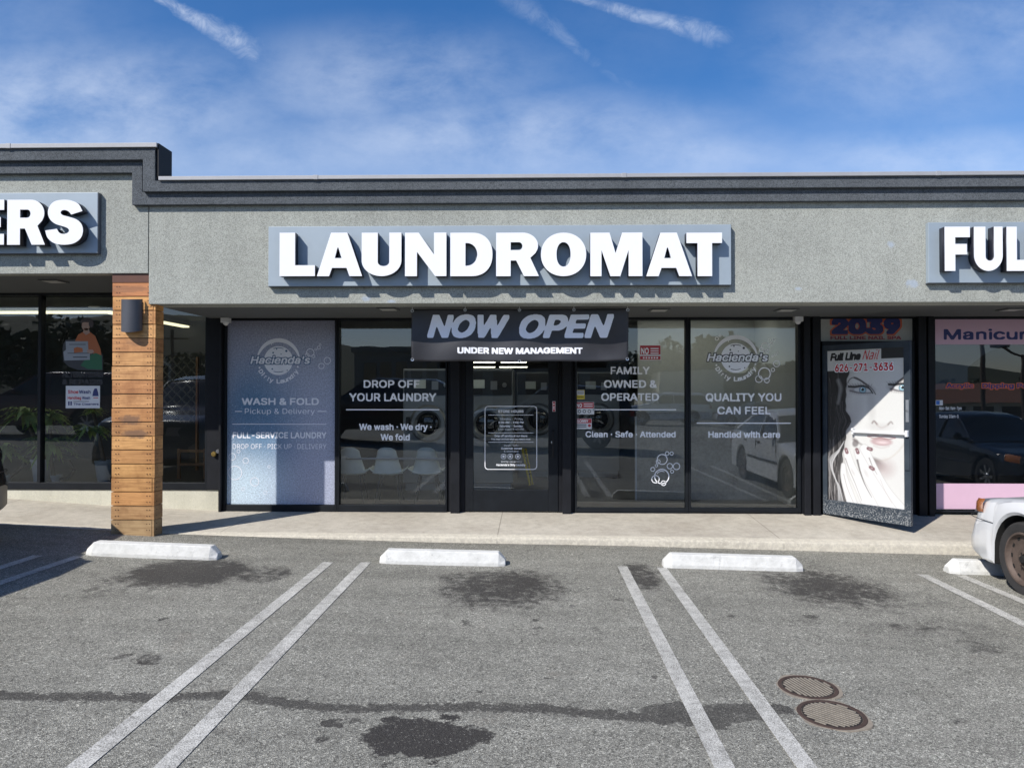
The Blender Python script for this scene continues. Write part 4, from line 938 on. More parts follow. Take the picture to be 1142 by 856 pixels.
def portrait():
    nu, nv = 190, 380
    U, V = np.meshgrid(np.linspace(0, 1, nu + 1), np.linspace(0, 1, nv + 1)); asp = LH * .88 / (LW * .875)
    X, Y = U, V * asp                        # v downwards, in widths
    img = np.ones(U.shape + (3,)) * np.array([.62, .63, .62])
    rng = np.random.RandomState(3)
    def sm(d, w): return np.clip(.5 - d / w, 0, 1)
    def blend(a, col):
        for k in range(3): img[..., k] = img[..., k] * (1 - a) + col[k] * a
    def ell(cx, cy, rx, ry, col, soft=.1, rot=0, amp=1):
        c, s = math.cos(rot), math.sin(rot); x, y = X - cx, Y - cy; p, q = (x * c + y * s) / rx, (-x * s + y * c) / ry
        blend(sm((np.sqrt(p * p + q * q) - 1), soft) * amp, col)
    def stroke(pts, w0, w1, col, soft=.008, amp=1):
        best = np.full(U.shape, 9.0); pts = np.array(pts); n = len(pts) - 1
        for i in range(n):
            a, b = pts[i], pts[i + 1]; ab = b - a; L = max((ab ** 2).sum(), 1e-9)
            t = np.clip(((X - a[0]) * ab[0] + (Y - a[1]) * ab[1]) / L, 0, 1)
            d = np.hypot(X - a[0] - t * ab[0], Y - a[1] - t * ab[1]) - (w0 + (w1 - w0) * (i + t) / n)
            best = np.minimum(best, d)
        blend(sm(best, soft) * amp, col)
    def spl(pts, n=24):
        pts = np.array(pts); out = []
        for i in range(len(pts) - 1):
            p0 = pts[max(i - 1, 0)]; p1 = pts[i]; p2 = pts[i + 1]; p3 = pts[min(i + 2, len(pts) - 1)]
            for t in np.linspace(0, 1, n // (len(pts) - 1) + 1)[:-1]:
                out.append(.5 * ((2 * p1) + (-p0 + p2) * t + (2 * p0 - 5 * p1 + 4 * p2 - p3) * t * t + (-p0 + 3 * p1 - 3 * p2 + p3) * t ** 3))
        out.append(pts[-1]); return out
    S = lambda u, v: (u, v * asp)
    skin = (.62, .62, .60)
    img[:] = skin
    hv = [.0, .135, .2, .3, .4, .47, .52, .6, .7, .8, .9, 1.0]; hx = [.31, .30, .275, .25, .262, .33, .27, .24, .205, .205, .225, .27]
    XB = np.interp(V, hv, hx) + .006 * np.sin(V * 90) + .006 * np.sin(V * 41 + 2)
    # soft modelling of the face beside the hair, nose and jaw
    blend(np.clip(1 - (U - XB) / .10, 0, 1) * .45 * (V > .14), (.30, .28, .27))
    ell(*S(.59, .36), .05, .22, (.40, .39, .38), 1.0, -.05, .35); ell(*S(.36, .43), .09, .20, (.44, .42, .41), 1.1, .2, .45)
    ell(*S(.70, .50), .15, .05, (.45, .43, .42), 1.1, 0, .4)
    ell(*S(.93, .76), .20, .26, (.60, .59, .57), 1.0, .2, .4)
    # hair
    M_ = sm(U - XB, .012) * sm(.135 - V, .006); blend(M_, (.022, .020, .021))
    keep = img.copy()
    for i in range(260):
        o = rng.uniform(.02, .98); v0 = rng.uniform(.13, .92); v1 = min(1.0, v0 + rng.uniform(.10, .32)); ph = rng.uniform(0, 6.28); am = rng.uniform(.004, .022)
        lowpart = v0 > .55; g = rng.choice([.008, .03, .07, .16, .34] if not lowpart else [.02, .06, .14, .28, .46], p=[.50, .30, .12, .06, .02] if not lowpart else [.25, .25, .22, .17, .11])
        tt = np.linspace(v0, v1, 12); pts = [S(o * float(np.interp(t, hv, hx)) + am * math.sin(ph + t * 19), t) for t in tt]
        stroke(pts, rng.uniform(.0015, .004), .001, (g, g * .95, g * .93), .007, .8)
    stroke(spl([S(.15, .20), S(.185, .25), S(.165, .31), S(.145, .35)]), .016, .008, (.38, .38, .37), .05, .7)
    for k in range(16):
        q = k * .005; stroke(spl([S(.23 - q, .60 + q), S(.15 - q, .66 + q), S(.03 + q * .5, .72 + q), S(.05 + q, .80 + q), S(.13 + q * .4, .90), S(.14 + q, 1.0)]), .003, .002, (rng.uniform(.2, .62),) * 3, .008, .7)
    M2 = sm(U - XB - .012, .02)[..., None]; img[:] = keep * (1 - M2) + img * M2
    # brows
    stroke(spl([S(.285, .215), S(.31, .192), S(.375, .180), S(.44, .195), S(.525, .228), S(.60, .255), S(.645, .290)], 42), .006, .006, (.05, .04, .04), .012, .95)
    stroke(spl([S(.37, .183), S(.46, .204), S(.56, .240)]), .009, .013, (.05, .04, .04), .014, .95)
    stroke(spl([S(.84, .268), S(.90, .225), S(1.01, .185)]), .010, .017, (.05, .04, .04), .014, .95)
    # eyes with heavy dark lids
    for cx, cy, w in ((.475, .262, .135), (.975, .250, .12)):
        ell(*S(cx - .02, cy - .004), w * 1.15, .060, (.22, .20, .21), .8, .05, .75)
        ell(*S(cx, cy + .004), w * .82, .032, (.55, .57, .58), .2, .1)
        ell(*S(cx + .005, cy), .048, .046, (.10, .17, .22), .15); ell(*S(cx + .005, cy + .002), .038, .036, (.30, .48, .56), .2); ell(*S(cx + .005, cy - .002), .018, .018, (.01, .01, .01), .3); ell(cx - .012, cy * asp - .02, .009, .009, (.85, .88, .9), .4)
        stroke(spl([S(cx - w * 1.35, cy - .022), S(cx - w * .7, cy - .020), S(cx + .0, cy - .026), S(cx + w * .6, cy - .012), S(cx + w * 1.0, cy + .022)]), .013, .007, (.01, .01, .01), .010)
        stroke(spl([S(cx - w * 1.2, cy + .006), S(cx - w * .4, cy + .017), S(cx + w * .3, cy + .019), S(cx + w * .9, cy + .018)]), .009, .004, (.05, .04, .05), .016, .85)
        for k in range(10):
            t = k / 9; x = cx - w * 1.2 + 2.0 * w * t; stroke([S(x, cy - .018), S(x - .05 + .07 * t, cy - .040 - .006 * math.sin(math.pi * t))], .003, .001, (.01, .01, .01), .006, .8)
            stroke([S(x, cy + .018), S(x - .012, cy + .034)], .002, .001, (.12, .1, .1), .006, .5)
    # nose
    stroke(spl([S(.60, .475), S(.625, .462), S(.66, .480)]), .008, .010, (.16, .11, .10), .02, .85); stroke(spl([S(.80, .480), S(.835, .463), S(.855, .474)]), .009, .006, (.16, .11, .10), .02, .8)
    stroke(spl([S(.66, .486), S(.72, .502), S(.79, .486)]), .005, .005, (.42, .36, .34), .03, .7)
    # lips
    lip = (.46, .34, .34)
    stroke(spl([S(.55, .560), S(.64, .552), S(.70, .560), S(.77, .552), S(.88, .562)]), .012, .010, lip, .02)
    ell(*S(.715, .590), .135, .052, lip, .35); stroke(spl([S(.54, .560), S(.62, .572), S(.71, .568), S(.80, .573), S(.89, .561)]), .004, .004, (.26, .12, .13), .010)
    ell(*S(.73, .595), .07, .018, (.68, .56, .56), 1.0, 0, .8); stroke(spl([S(.62, .618), S(.71, .630), S(.81, .616)]), .004, .004, (.42, .34, .33), .03, .6)
    # chin edge and the dark hollow under it
    stroke(spl([S(.50, .655), S(.60, .700), S(.70, .712), S(.82, .690), S(.93, .640), S(1.0, .590)]), .006, .004, (.50, .45, .38), .03, .7)
    ell(*S(.62, .735), .14, .075, (.16, .13, .13), .6, .25, .9); ell(*S(.75, .76), .12, .10, (.45, .38, .37), 1.1, -.3, .7)
    stroke(spl([S(.36, .585), S(.40, .60), S(.47, .618)]), .018, .004, (.16, .13, .13), .03, .85); ell(*S(.38, .61), .04, .05, (.14, .12, .12), .5, .4, .8)
    # hand laid against the cheek
    hand = (.66, .66, .65); edge = (.30, .28, .27)
    for pts, w0, w1 in (([S(.98, 1.06), S(.76, .93), S(.62, .80), S(.50, .655), S(.60, .635)][:4] + [S(.52, .645)], .13, .036), ([S(.86, 1.08), S(.66, .92), S(.51, .78), S(.405, .665)], .125, .040), ([S(.66, 1.10), S(.48, .92), S(.33, .78), S(.262, .670)], .11, .040), ([S(.40, 1.10), S(.30, .96), S(.225, .84), S(.215, .76)], .08, .028)):
        p = spl(pts, 36); stroke(p, w0 + .006, w1 + .006, edge, .014, .55); stroke(p, w0, w1, hand, .016)
    for pts, w0, w1, g in (([S(.245, .715), S(.30, .79), S(.38, .88), S(.46, .98)], .006, .002, .22), ([S(.405, .72), S(.44, .79), S(.50, .87), S(.59, .95)], .013, .003, .12), ([S(.22, .82), S(.27, .91), S(.35, 1.0)], .004, .002, .3), ([S(.56, .70), S(.60, .75), S(.66, .80)], .008, .002, .25), ([S(.70, .83), S(.76, .90), S(.84, .97)], .003, .002, .45)):
        stroke(spl(pts, 30), w0, w1, (g, g * .9, g * .88), .010, .85)
    ell(*S(.345, .80), .012, .05, (.50, .48, .47), 1.0, -.5, .6); ell(*S(.52, .80), .02, .05, (.50, .48, .47), 1.0, -.5, .5)
    for x, y, an in ((.262, .668, .35), (.408, .664, .35), (.575, .642, 1.35), (.60, .765, 1.1)):
        c_, s_ = math.sin(an), -math.cos(an)
        p0 = np.array(S(x, y)); stroke([p0 - np.array([c_, -s_]) * -.0 + np.array([-c_, s_]) * .028, p0 + np.array([c_, -s_]) * .010], .022, .024, (.20, .11, .12), .010); stroke([p0 + np.array([-c_, s_]) * .02, p0], .003, .004, (.7, .66, .66), .01, .7)
    blend(((V < .064) & (U > .72)).astype(float), (.012, .013, .015))
    g_ = rng.normal(0, .018, U.shape)[..., None]; img[:] = img * (1 + g_)
    img[:] = np.clip(img, 0.004, .82)
    mb = MB(); mb.grid(lambda u, v: leaf(.055 + .875 * u, .965 - .88 * v, .002), nu, nv)
    col = np.concatenate([img.reshape(-1, 3), np.ones((img.shape[0] * img.shape[1], 1))], 1)
    o = build('portrait_poster', mb, M['print'], ndoor, colors=col); return o
portrait()
mb = MB()
def LP(x, z): return leaf(.055 + .875 * x, z, .004)
def LP2(x, z): return leaf(.055 + .875 * x, z, .006)
text_into(mb, 'Full Line', .04, .46, .952, .905, LP, res=24, bold=.09, shear=.25, mi=0)
text_into(mb, 'Nail', .48, .70, .960, .905, LP, res=24, bold=.0, shear=.45, mi=1)
text_into(mb, '626-271-3636', .10, .88, .892, .835, LP, res=26, bold=.15, mi=2); text_into(mb, '626-271-3636', .11, .87, .887, .840, LP2, res=26, bold=.07, mi=1)
text_into(mb, 'PULL', 1.029, 1.060, .625, .613, lambda x, z: leaf(.055 + .875 * x, z, .030), res=12, bold=.04, mi=0)
P_('lettering', mb, [M['ink'], M['crimson'], M['vinyl']], ndoor)

# small camera domes under the soffit
for px, py in ((890, 352), (252, 352)):
    mb = MB(); c = W(px, py - 3, D - .09); mb.box(c.x - .05, c.x + .05, c.y - .04, c.y + .04, zTop - .06, zTop - .001); mb.lathe([(.035, 0), (.03, -.02), (.015, -.033), (0, -.036)], (c.x, c.y, zTop - .06), 'z', 14)
    P_('security_camera', mb, M['white'], smooth=True)

# ------------------------------------------------------------------ inside the shops
wx0, wx1 = X_(249, D), X_(905, D)
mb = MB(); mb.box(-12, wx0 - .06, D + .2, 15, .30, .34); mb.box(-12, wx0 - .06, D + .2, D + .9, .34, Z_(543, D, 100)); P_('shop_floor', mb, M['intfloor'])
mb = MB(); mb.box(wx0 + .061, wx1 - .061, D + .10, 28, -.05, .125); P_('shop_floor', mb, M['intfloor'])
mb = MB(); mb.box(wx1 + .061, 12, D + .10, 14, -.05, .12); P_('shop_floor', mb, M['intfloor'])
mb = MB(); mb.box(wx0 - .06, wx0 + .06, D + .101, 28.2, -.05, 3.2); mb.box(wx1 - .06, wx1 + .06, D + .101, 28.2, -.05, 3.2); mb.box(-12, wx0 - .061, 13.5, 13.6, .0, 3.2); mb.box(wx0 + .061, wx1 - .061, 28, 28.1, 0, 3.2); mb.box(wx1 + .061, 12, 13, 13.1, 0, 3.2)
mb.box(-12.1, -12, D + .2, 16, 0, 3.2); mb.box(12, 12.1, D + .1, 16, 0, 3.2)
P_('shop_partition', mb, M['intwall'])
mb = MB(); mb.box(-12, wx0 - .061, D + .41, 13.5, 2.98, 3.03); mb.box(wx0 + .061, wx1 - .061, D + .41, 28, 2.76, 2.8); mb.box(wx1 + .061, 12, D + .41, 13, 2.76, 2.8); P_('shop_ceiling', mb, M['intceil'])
# ceiling lights: some seen through the glass, some added out of view as fill
def tube_light(x0, x1, y0, y1, z, tm='tube'):
    mb = MB(); mb.box(x0 - .03, x1 + .03, y0 - .03, y1 + .03, z + .03, z + .07); f = P_('ceiling_or_fill_light', mb, M['white'])
    mb = MB(); mb.box(x0, x1, y0, y1, z, z + .03); P_('ceiling_or_fill_tube', mb, M[tm], f)
zt_ = lambda py, Y: Z_(py, Y, 60)
tube_light(X_(-200, 10.2), X_(122, 10.2), 10.2, 10.3, zt_(349, 10.2), 'tubewarm'); tube_light(-6.72, -6.6, 10.6, 14.6 - 1.2, 2.85, 'tubewarm')
for Y, a, b in ((21.8, 527, 552), (21.8, 558.5, 587), (26, 527, 552), (26, 557, 588)): tube_light(X_(a, Y), X_(b, Y), Y, Y + .12, 2.52)
for x0_, x1_ in ((-3.5, -1.7), (-1.4, .4), (.8, 2.6)): tube_light(x0_, x1_, 9.75, 9.87, 2.70)  # added fill tubes, hidden above the glass, to light machines and chairs
tube_light(1.5, 3.1, 10.2, 10.32, 2.70)  # added unseen tube that brightens the pale partition
for x0_ in (-10.5, -8.2, -5.9): tube_light(x0_, x0_ + 1.5, 9.5, 9.6, 2.93)  # extra unseen tubes added to lift the left shop interior
mb = MB(); mb.box(X_(711.5, 10.9), wx1 - .082, 10.9, 11.0, .126, 2.755); mb.box(wx1 - .08, wx1 - .062, D + .11, 11.0, .126, 2.755); P_('shop_partition', mb, plain('pale_partition', (.47, .49, .49), .85, var=.08, vscale=1))
# half wall behind the two right-hand windows
mb = MB(); mb.box(X_(709.5, 9.9), wx1 - .07, 9.9, 10.0, .126, Z_(466, 9.9)); 
for i in range(9): mb.box(X_(709.5, 9.9), wx1 - .07, 9.896, 9.9, .14 + i * .135, .14 + i * .135 + .128)
P_('half_wall', mb, M['halfwall'])
mb = MB(); mb.box(X_(708, 9.88), X_(710, 9.88), 9.86, 9.895, .125, Z_(464, 9.88)); P_('corner_trim', mb, M['white'])

# ------------------------------------------------------------------ timber-clad column and its wall lamp
PF = 7.44
cx0, cx1 = X_(124, PF, 595), X_(171.5, PF, 595); pz0 = min(walk_z(cx0, PF + .2), lot_z(cx0)) - .04; pz1 = zL - .012
mb = MB(); cols = []; n = 18; zs = Z_(595, PF, 150); hh = (Z_(315, PF, 150) - zs) / n
tones = [(.30, .21, .12), (.33, .20, .10), (.42, .22, .09), (.40, .22, .09), (.44, .25, .10), (.38, .20, .08), (.48, .27, .11), (.36, .19, .08), (.40, .20, .08), (.46, .25, .11), (.42, .21, .09), (.48, .27, .12), (.44, .24, .10), (.40, .20, .085), (.50, .28, .12), (.42, .22, .09), (.50, .27, .10), (.36, .15, .06)]
for i in range(n):
    z0 = zs + i * hh; a = random.uniform(-.003, .003); b = random.uniform(-.003, .003)
    if i == 0: z0b = pz0
    else: z0b = z0
    mb.box(cx0 + a, cx1 - .0235, PF + b, PF + .022, z0b + .005, z0 + hh - .005); c = tones[i]; c = (c[0] * 1.32, c[1] * 1.30, c[2] * 1.2); cols += [(*c, 1)] * 8
    mb.box(cx1 - .023, cx1 + .002 + b, PF + .003 + a, PF + .17, z0b + .003, z0 + hh - .003); k = random.uniform(.85, 1.1); cols += [(c[0] * k, c[1] * k, c[2] * k, 1)] * 8
    mb.box(cx0 - .002, cx0 + .021, PF + .0225, PF + .17, z0b + .003, z0 + hh - .003); cols += [(*c, 1)] * 8
def nail(prof, c_, ax):
    n0_ = len(mb.v); mb.lathe(prof, c_, ax, 8); cols.extend([(.05, .026, .018, 1)] * (len(mb.v) - n0_))
for i in range(n):
    z = zs + (i + .5) * hh
    for x in (cx0 + .045, cx0 + .075, cx1 - .075, cx1 - .045):
        for dz in (-.035, .03): nail([(0, -.002), (.005, -.002), (.005, .003)], (x, PF - .002, z + dz), 'y')
    for dz in (-.03, .03): nail([(.005, -.002), (.005, .003), (0, .003)], (cx1 + .002, PF + .05, z + dz), 'x')
col = P_('timber_column', mb, M['wood'], colors=cols); col['label'] = 'column clad in orange stained timber planks'
mb = MB(); mb.box(cx0 + .022, cx1 - .024, PF + .023, PF + .16, pz0, pz1); P_('column_core', mb, M['ink'], col)
mb = MB(); mb.box(cx0 - .004, cx1 - .03, PF - .002, PF + .17, zs + n * hh + .001, pz1 + .01); M['capwood'] = plain('dark_cap_board', (.10, .035, .02), .6, var=.2, vscale=8); P_('cap_board', mb, M['capwood'], col)
# lamp
c = W(149, 351, PF); t = thing('wall_lamp', (c.x, PF, c.z), 'dark grey half-round up and down lamp on the timber column', 'wall lamp')
mb = MB(); seg = 20; r = .108; h = .165
for zi, (za, zb_) in enumerate(((-h, h),)):
    for rr, fl in ((r, 1), (r - .006, -1)):
        for k in range(seg):
            a0, a1 = math.pi * k / seg, math.pi * (k + 1) / seg
            zt0, zt1_ = h - .015 * math.sin(a0), h - .015 * math.sin(a1); zb0_, zb1_ = -h - .0 + .03 * (1 - math.sin(a0)) - .03, -h + .03 * (1 - math.sin(a1)) - .03
            mb.quad((c.x + rr * math.cos(a0), PF - .02 - rr * .9 * math.sin(a0), c.z + zb0_), (c.x + rr * math.cos(a1), PF - .02 - rr * .9 * math.sin(a1), c.z + zb1_), (c.x + rr * math.cos(a1), PF - .02 - rr * .9 * math.sin(a1), c.z + zt1_), (c.x + rr * math.cos(a0), PF - .02 - rr * .9 * math.sin(a0), c.z + zt0))
build('lamp_shade', mb, plain('lamp_grey', (.075, .078, .09), .45, .2), t, smooth=True)
mb = MB(); mb.box(c.x - .09, c.x + .09, PF - .022, PF - .001, c.z - .15, c.z + .15); build('back_plate', mb, M['darkgrey'], t, bevel=.003)
mb = MB(); mb.lathe([(0, .10), (.04, .10), (.045, .02), (.045, -.02), (.04, -.10), (0, -.10)], (c.x, PF - .06, c.z), 'z', 14); build('lamp_body', mb, M['darkgrey'], t, smooth=True)
if 0: text_into(mb, '2049', c.x + .03, c.x + .085, c.z - .05, c.z - .075, lambda x, z: (x, PF - .125, z), res=14, bold=.03)

# ------------------------------------------------------------------ channel-letter signs
def arcpts(cx, cy, rx, ry, a0, a1, n=14, p=1.0):
    o = []
    for i in range(n + 1):
        a = R(a0 + (a1 - a0) * i / n); c, s = math.cos(a), math.sin(a)
        o.append((cx + rx * math.copysign(abs(c) ** p, c), cy + ry * math.copysign(abs(s) ** p, s)))
    return o
def smooth_loop(pts, corners, n=5):
    out = []; k = len(pts)
    for i in range(k):
        p1, p2 = np.array(pts[i]), np.array(pts[(i + 1) % k])
        p0 = np.array(pts[i - 1]) if i not in corners else p1 * 2 - p2; p3 = np.array(pts[(i + 2) % k]) if (i + 1) % k not in corners else p2 * 2 - p1
        if i in corners and (i + 1) % k in corners: out.append(tuple(p1)); continue
        for t in np.linspace(0, 1, n + 1)[:-1]:
            out.append(tuple(.5 * ((2 * p1) + (-p0 + p2) * t + (2 * p0 - 5 * p1 + 4 * p2 - p3) * t * t + (-p0 + 3 * p1 - 3 * p2 + p3) * t ** 3)))
    return out
Sp = [(390, 365), (372, 332), (340, 315), (303, 310), (262, 317), (238, 340), (230, 372), (240, 404), (265, 426), (300, 438), (320, 446), (329, 458), (321, 470), (303, 475), (284, 469), (272, 450), (218, 458), (229, 492), (258, 518), (303, 527), (350, 520), (382, 496), (393, 460), (385, 427), (362, 405), (325, 392), (298, 384), (289, 372), (297, 361), (314, 361), (328, 369), (338, 382)]
Spn = smooth_loop([((x - 218) / 175, (527 - y) / 217) for x, y in Sp], {0, 31, 15, 16})
GL = {
 'L': [[(0, 0), (1, 0), (1, .25), (.44, .25), (.44, 1), (0, 1)]],
 'A': [[(0, 0), (.27, 0), (.335, .19), (.655, .19), (.72, 0), (1, 0), (.67, 1), (.31, 1)], [(.395, .415), (.455, .655), (.475, .655), (.545, .415)]],
 'U': [[(0, 1), (.405, 1), (.405, .33)] + arcpts(.55, .33, .145, .10, 180, 360, 12)[1:] + [(.695, 1), (1, 1), (1, .36)] + arcpts(.5, .36, .5, .36, 0, -180, 24)[1:-1] + [(0, .36)]],
 'N': [[(0, 0), (.29, 0), (.29, .56), (.73, 0), (1, 0), (1, 1), (.70, 1), (.70, .50), (.33, 1), (0, 1)]],
 'D': [[(0, 0), (.50, 0)] + arcpts(.50, .5, .5, .5, -90, 90, 24, .88)[1:] + [(0, 1)], [(.36, .24), (.40, .24)] + arcpts(.40, .5, .24, .26, -90, 90, 16)[1:] + [(.36, .76)]],
 'R': [[(0, 0), (.34, 0), (.34, .36), (.47, .36), (.65, 0), (1, 0), (.80, .42), (.92, .53)] + arcpts(.62, .70, .36, .30, -18, 90, 16) + [(0, 1)], [(.34, .60), (.53, .60)] + arcpts(.53, .69, .085, .09, -90, 90, 10)[1:] + [(.34, .78)]],
 'O': [arcpts(.5, .5, .5, .5, 0, 360, 48, .95)[:-1], arcpts(.5, .5, .155, .28, 0, 360, 32, .9)[:-1]],
 'M': [[(0, 0), (.215, 0), (.215, .60), (.385, 0), (.575, 0), (.735, .60), (.735, 0), (1, 0), (1, 1), (.61, 1), (.485, .53), (.37, 1), (0, 1)]],
 'T': [[(.31, 0), (.72, 0), (.72, .76), (1, .76), (1, 1), (0, 1), (0, .76), (.31, .76)]],
 'E': [[(0, 0), (1, 0), (1, .24), (.42, .24), (.42, .39), (.92, .39), (.92, .61), (.42, .61), (.42, .77), (1, .77), (1, 1), (0, 1)]],
 'F': [[(0, 0), (.42, 0), (.42, .37), (.88, .37), (.88, .61), (.42, .61), (.42, .76), (1, .76), (1, 1), (0, 1)]],
 'I': [[(0, 0), (1, 0), (1, 1), (0, 1)]],
 'C': [arcpts(.5, .5, .5, .5, 32, 328, 34, .95) + [(.62, .36)] + arcpts(.5, .5, .17, .27, 320, 40, 20)[::1] + [(.62, .64)]],
 'S': [Spn]}
GL['C'] = [arcpts(.5, .5, .5, .5, 35, 325, 34, .95) + arcpts(.52, .5, .17, .26, 315, 45, 20)]
def letter(ch, px0, px1, py0, py1, yb, yf, parent, Yp):
    """one hollow-cased letter: white face, dark returns. px at depth yf"""
    a, b = W(px0, py0, yf), W(px1, py1, yf); x0, z1, x1, z0 = a.x, a.z, b.x, b.z
    cu = bpy.data.curves.new('g', 'CURVE'); cu.dimensions = '2D'; cu.fill_mode = 'BOTH'; cu.extrude = (yb - yf) / 2
    for lp in GL[ch]:
        s = cu.splines.new('POLY'); s.points.add(len(lp) - 1); s.use_cyclic_u = True
        for p, q in zip(s.points, lp): p.co = (x0 + q[0] * (x1 - x0), z0 + q[1] * (z1 - z0), 0, 1)
    o = bpy.data.objects.new('g', cu); COL.objects.link(o); dg = bpy.context.evaluated_depsgraph_get()
    me = bpy.data.meshes.new_from_object(o.evaluated_get(dg)); bpy.data.objects.remove(o); bpy.data.curves.remove(cu)
    me.transform(Matrix(((1, 0, 0, 0), (0, 0, -1, (yb + yf) / 2), (0, 1, 0, 0), (0, 0, 0, 1))))
    me.transform(Matrix.Translation(-root_of(parent).location)); me.name = 'letter'
    me.materials.clear(); me.materials.append(M['lwhite']); me.materials.append(M['lside'])
    bm = bmesh.new(); bm.from_mesh(me); bmesh.ops.remove_doubles(bm, verts=bm.verts, dist=1e-5); bmesh.ops.recalc_face_normals(bm, faces=bm.faces)
    for f in bm.faces: f.material_index = 0 if abs(f.normal.y) > .9 else 1
    bm.to_mesh(me); bm.free()
    l = bpy.data.objects.new('letter', me); COL.objects.link(l); l.parent = parent; return l
LF = F - .165; PNF = F - .058
def sign(name, lab, px0, px1, py0, py1, letters, ly):
    a, b = W(px0, py0, PNF), W(px1, py1, PNF); t = thing(name, ((a.x + b.x) / 2, F, b.z), lab, 'sign')
    mb = MB(); mb.box(a.x, b.x, PNF, F - .001, b.z, a.z); build('sign_panel', mb, M['panel'], t, bevel=.004)
    mb = MB(); mb.box(a.x - .004, b.x + .004, PNF + .004, F - .0015, b.z - .004, b.z - .0005); mb.box(b.x + .0005, b.x + .004, PNF + .004, F - .0015, b.z, a.z); build('panel_edge', mb, M['panelside'], t)
    for ch, x0, x1 in letters: letter(ch, x0, x1, ly[0], ly[1], PNF - .012, LF, t, LF)
    return t
t = sign('laundromat_sign', 'long blue-grey sign with raised white letters reading LAUNDROMAT', 299.5, 815.5, 252.8, 317.6,
     [('L', 311.8, 351.2), ('A', 353.5, 403.8), ('U', 403.4, 447.6), ('N', 451.7, 497.8), ('D', 502.2, 549.2), ('R', 553.3, 601), ('O', 603.2, 653.8), ('M', 658.3, 716.5), ('A', 720.6, 771.8), ('T', 765.5, 805.4)], (259.5, 307.8))
# T sits a little over the A's foot in the photograph; step it forward so the faces do not share a plane
t.children[-1].location.y -= .004
sign('cleaners_sign', 'sign at the left ending in the raised white letters ERS', -336, 108.6, 217.2, 282, [('C', -316, -265), ('L', -257, -219), ('E', -211, -169), ('A', -164, -111), ('N', -104, -52), ('E', -42, 4.3), ('R', 8.2, 50), ('S', 50.6, 92.4)], (222.8, 272.8))
sign('nail_shop_sign', 'sign at the right beginning with the raised white letters FUL', 1035.3, 1700, 248, 313.2, [('F', 1053.3, 1082), ('U', 1086, 1118.5), ('L', 1122.4, 1149), ('L', 1153, 1180), ('L', 1206, 1233), ('I', 1238, 1251), ('N', 1257, 1294), ('E', 1300, 1328), ('N', 1358, 1395), ('A', 1397, 1437), ('I', 1441, 1454), ('L', 1459, 1486)], (252.8, 302))

# ------------------------------------------------------------------ banner
YB = F + .30
ba, bb = W(458.5, 344.5, YB), W(701, 402, YB); bw, bh = bb.x - ba.x, ba.z - bb.z
def ban(u, v, off=0):
    """u, v 0..1 from lower left; sags, bellies and ripples like hung vinyl"""
    y = YB + .010 * math.sin(u * 9 + v * 2.2) + .007 * math.sin(u * 23 + 1 - v * 5) + .05 * (1 - v) * (1 - .3 * math.sin(u * 3.1)) * .6 - .012 * math.sin(v * 5.5 + u * 4)
    z = bb.z + v * bh - (1 - v) * (.010 * math.sin(u * 3.14) + .004 * math.sin(u * 17)) - .012 * v * math.sin(u * math.pi) * .5
    return Vector((ba.x + u * bw, y - off, z))
t = thing('banner', (ba.x + bw / 2, YB, bb.z), 'black vinyl banner reading NOW OPEN under new management hung over the entrance', 'banner')
mb = MB(); mb.grid(lambda u, v: ban(u, v), 96, 24); o = build('banner_sheet', mb, M['banner'], t, smooth=True)
s = o.modifiers.new('thick', 'SOLIDIFY'); s.thickness = .0015; s.offset = 0
def bpl(x, z): return ban((x - ba.x) / bw, (z - bb.z) / bh, .004)
mb = MB(); zb_ = lambda py, px=580: Z_(py, YB, px)
text_into(mb, 'NOW', X_(476, YB), X_(568, YB), zb_(350), zb_(376.2), bpl, res=44, bold=.085, shear=.26, mr=5)
text_into(mb, 'OPEN', X_(579, YB), X_(684.5, YB), zb_(350), zb_(376.5), bpl, res=44, bold=.085, shear=.26, mr=5)
text_into(mb, 'UNDER NEW MANAGEMENT', X_(510, YB), X_(650, YB), zb_(386.5), zb_(393.6), bpl, res=28, bold=.085, mr=5)
M['banwhite'] = plain('banner_print_lilac_white', (.86, .87, .93), .5, var=.03); build('lettering', mb, M['banwhite'], t)
mb = MB()
for u, v in ((.004, .97), (.25, .985), (.5, .985), (.75, .985), (.996, .97), (.004, .03), (.996, .03), (.5, .015)):
    mb = MB(); p = ban(u, v, .003); mb.lathe([(.010, -.002), (.018, -.003), (.018, .001)], p, 'y', 12); build('eyelet', mb, M['chrome'], t)
mb = MB()
for u in (.004, .25, .5, .75, .996):
    mb = MB(); p = ban(u, .975, .004); mb.tube([p, p + Vector((0, .004, .03)), (p.x, p.y + .01, zR + .003)], .003, 6); build('tie', mb, M['white'], t)

# ------------------------------------------------------------------ wheel stops
def stop_mesh():
    L, h, wb_, wt_ = .62, .125, .155, .10; mb = MB()
    secs = []
    for (x, hh_, wb2, wt2) in ((-L, .055, .11, .07), (-L + .07, h, wb_, wt_), (L - .07, h, wb_, wt_), (L, .055, .11, .07)):
        secs.append([(x, -wb2 / 2, -.02), (x, -wb2 / 2, .02 if hh_ < h else .03), (x, -wt2 / 2, hh_), (x, wt2 / 2, hh_), (x, wb2 / 2, .03 if hh_ == h else .02), (x, wb2 / 2, -.02)])
    n = len(secs[0])
    for s_ in secs: mb.v += s_
    for i in range(3):
        for k_ in range(n): a = i * n + k_; b = i * n + (k_ + 1) % n; mb.f.append((a, b, b + n, a + n)); mb.m.append(0)
    mb.f.append(tuple(range(n))[::-1]); mb.f.append(tuple(range(3 * n, 4 * n))); mb.m += [0, 0]
    return mb
proto = None
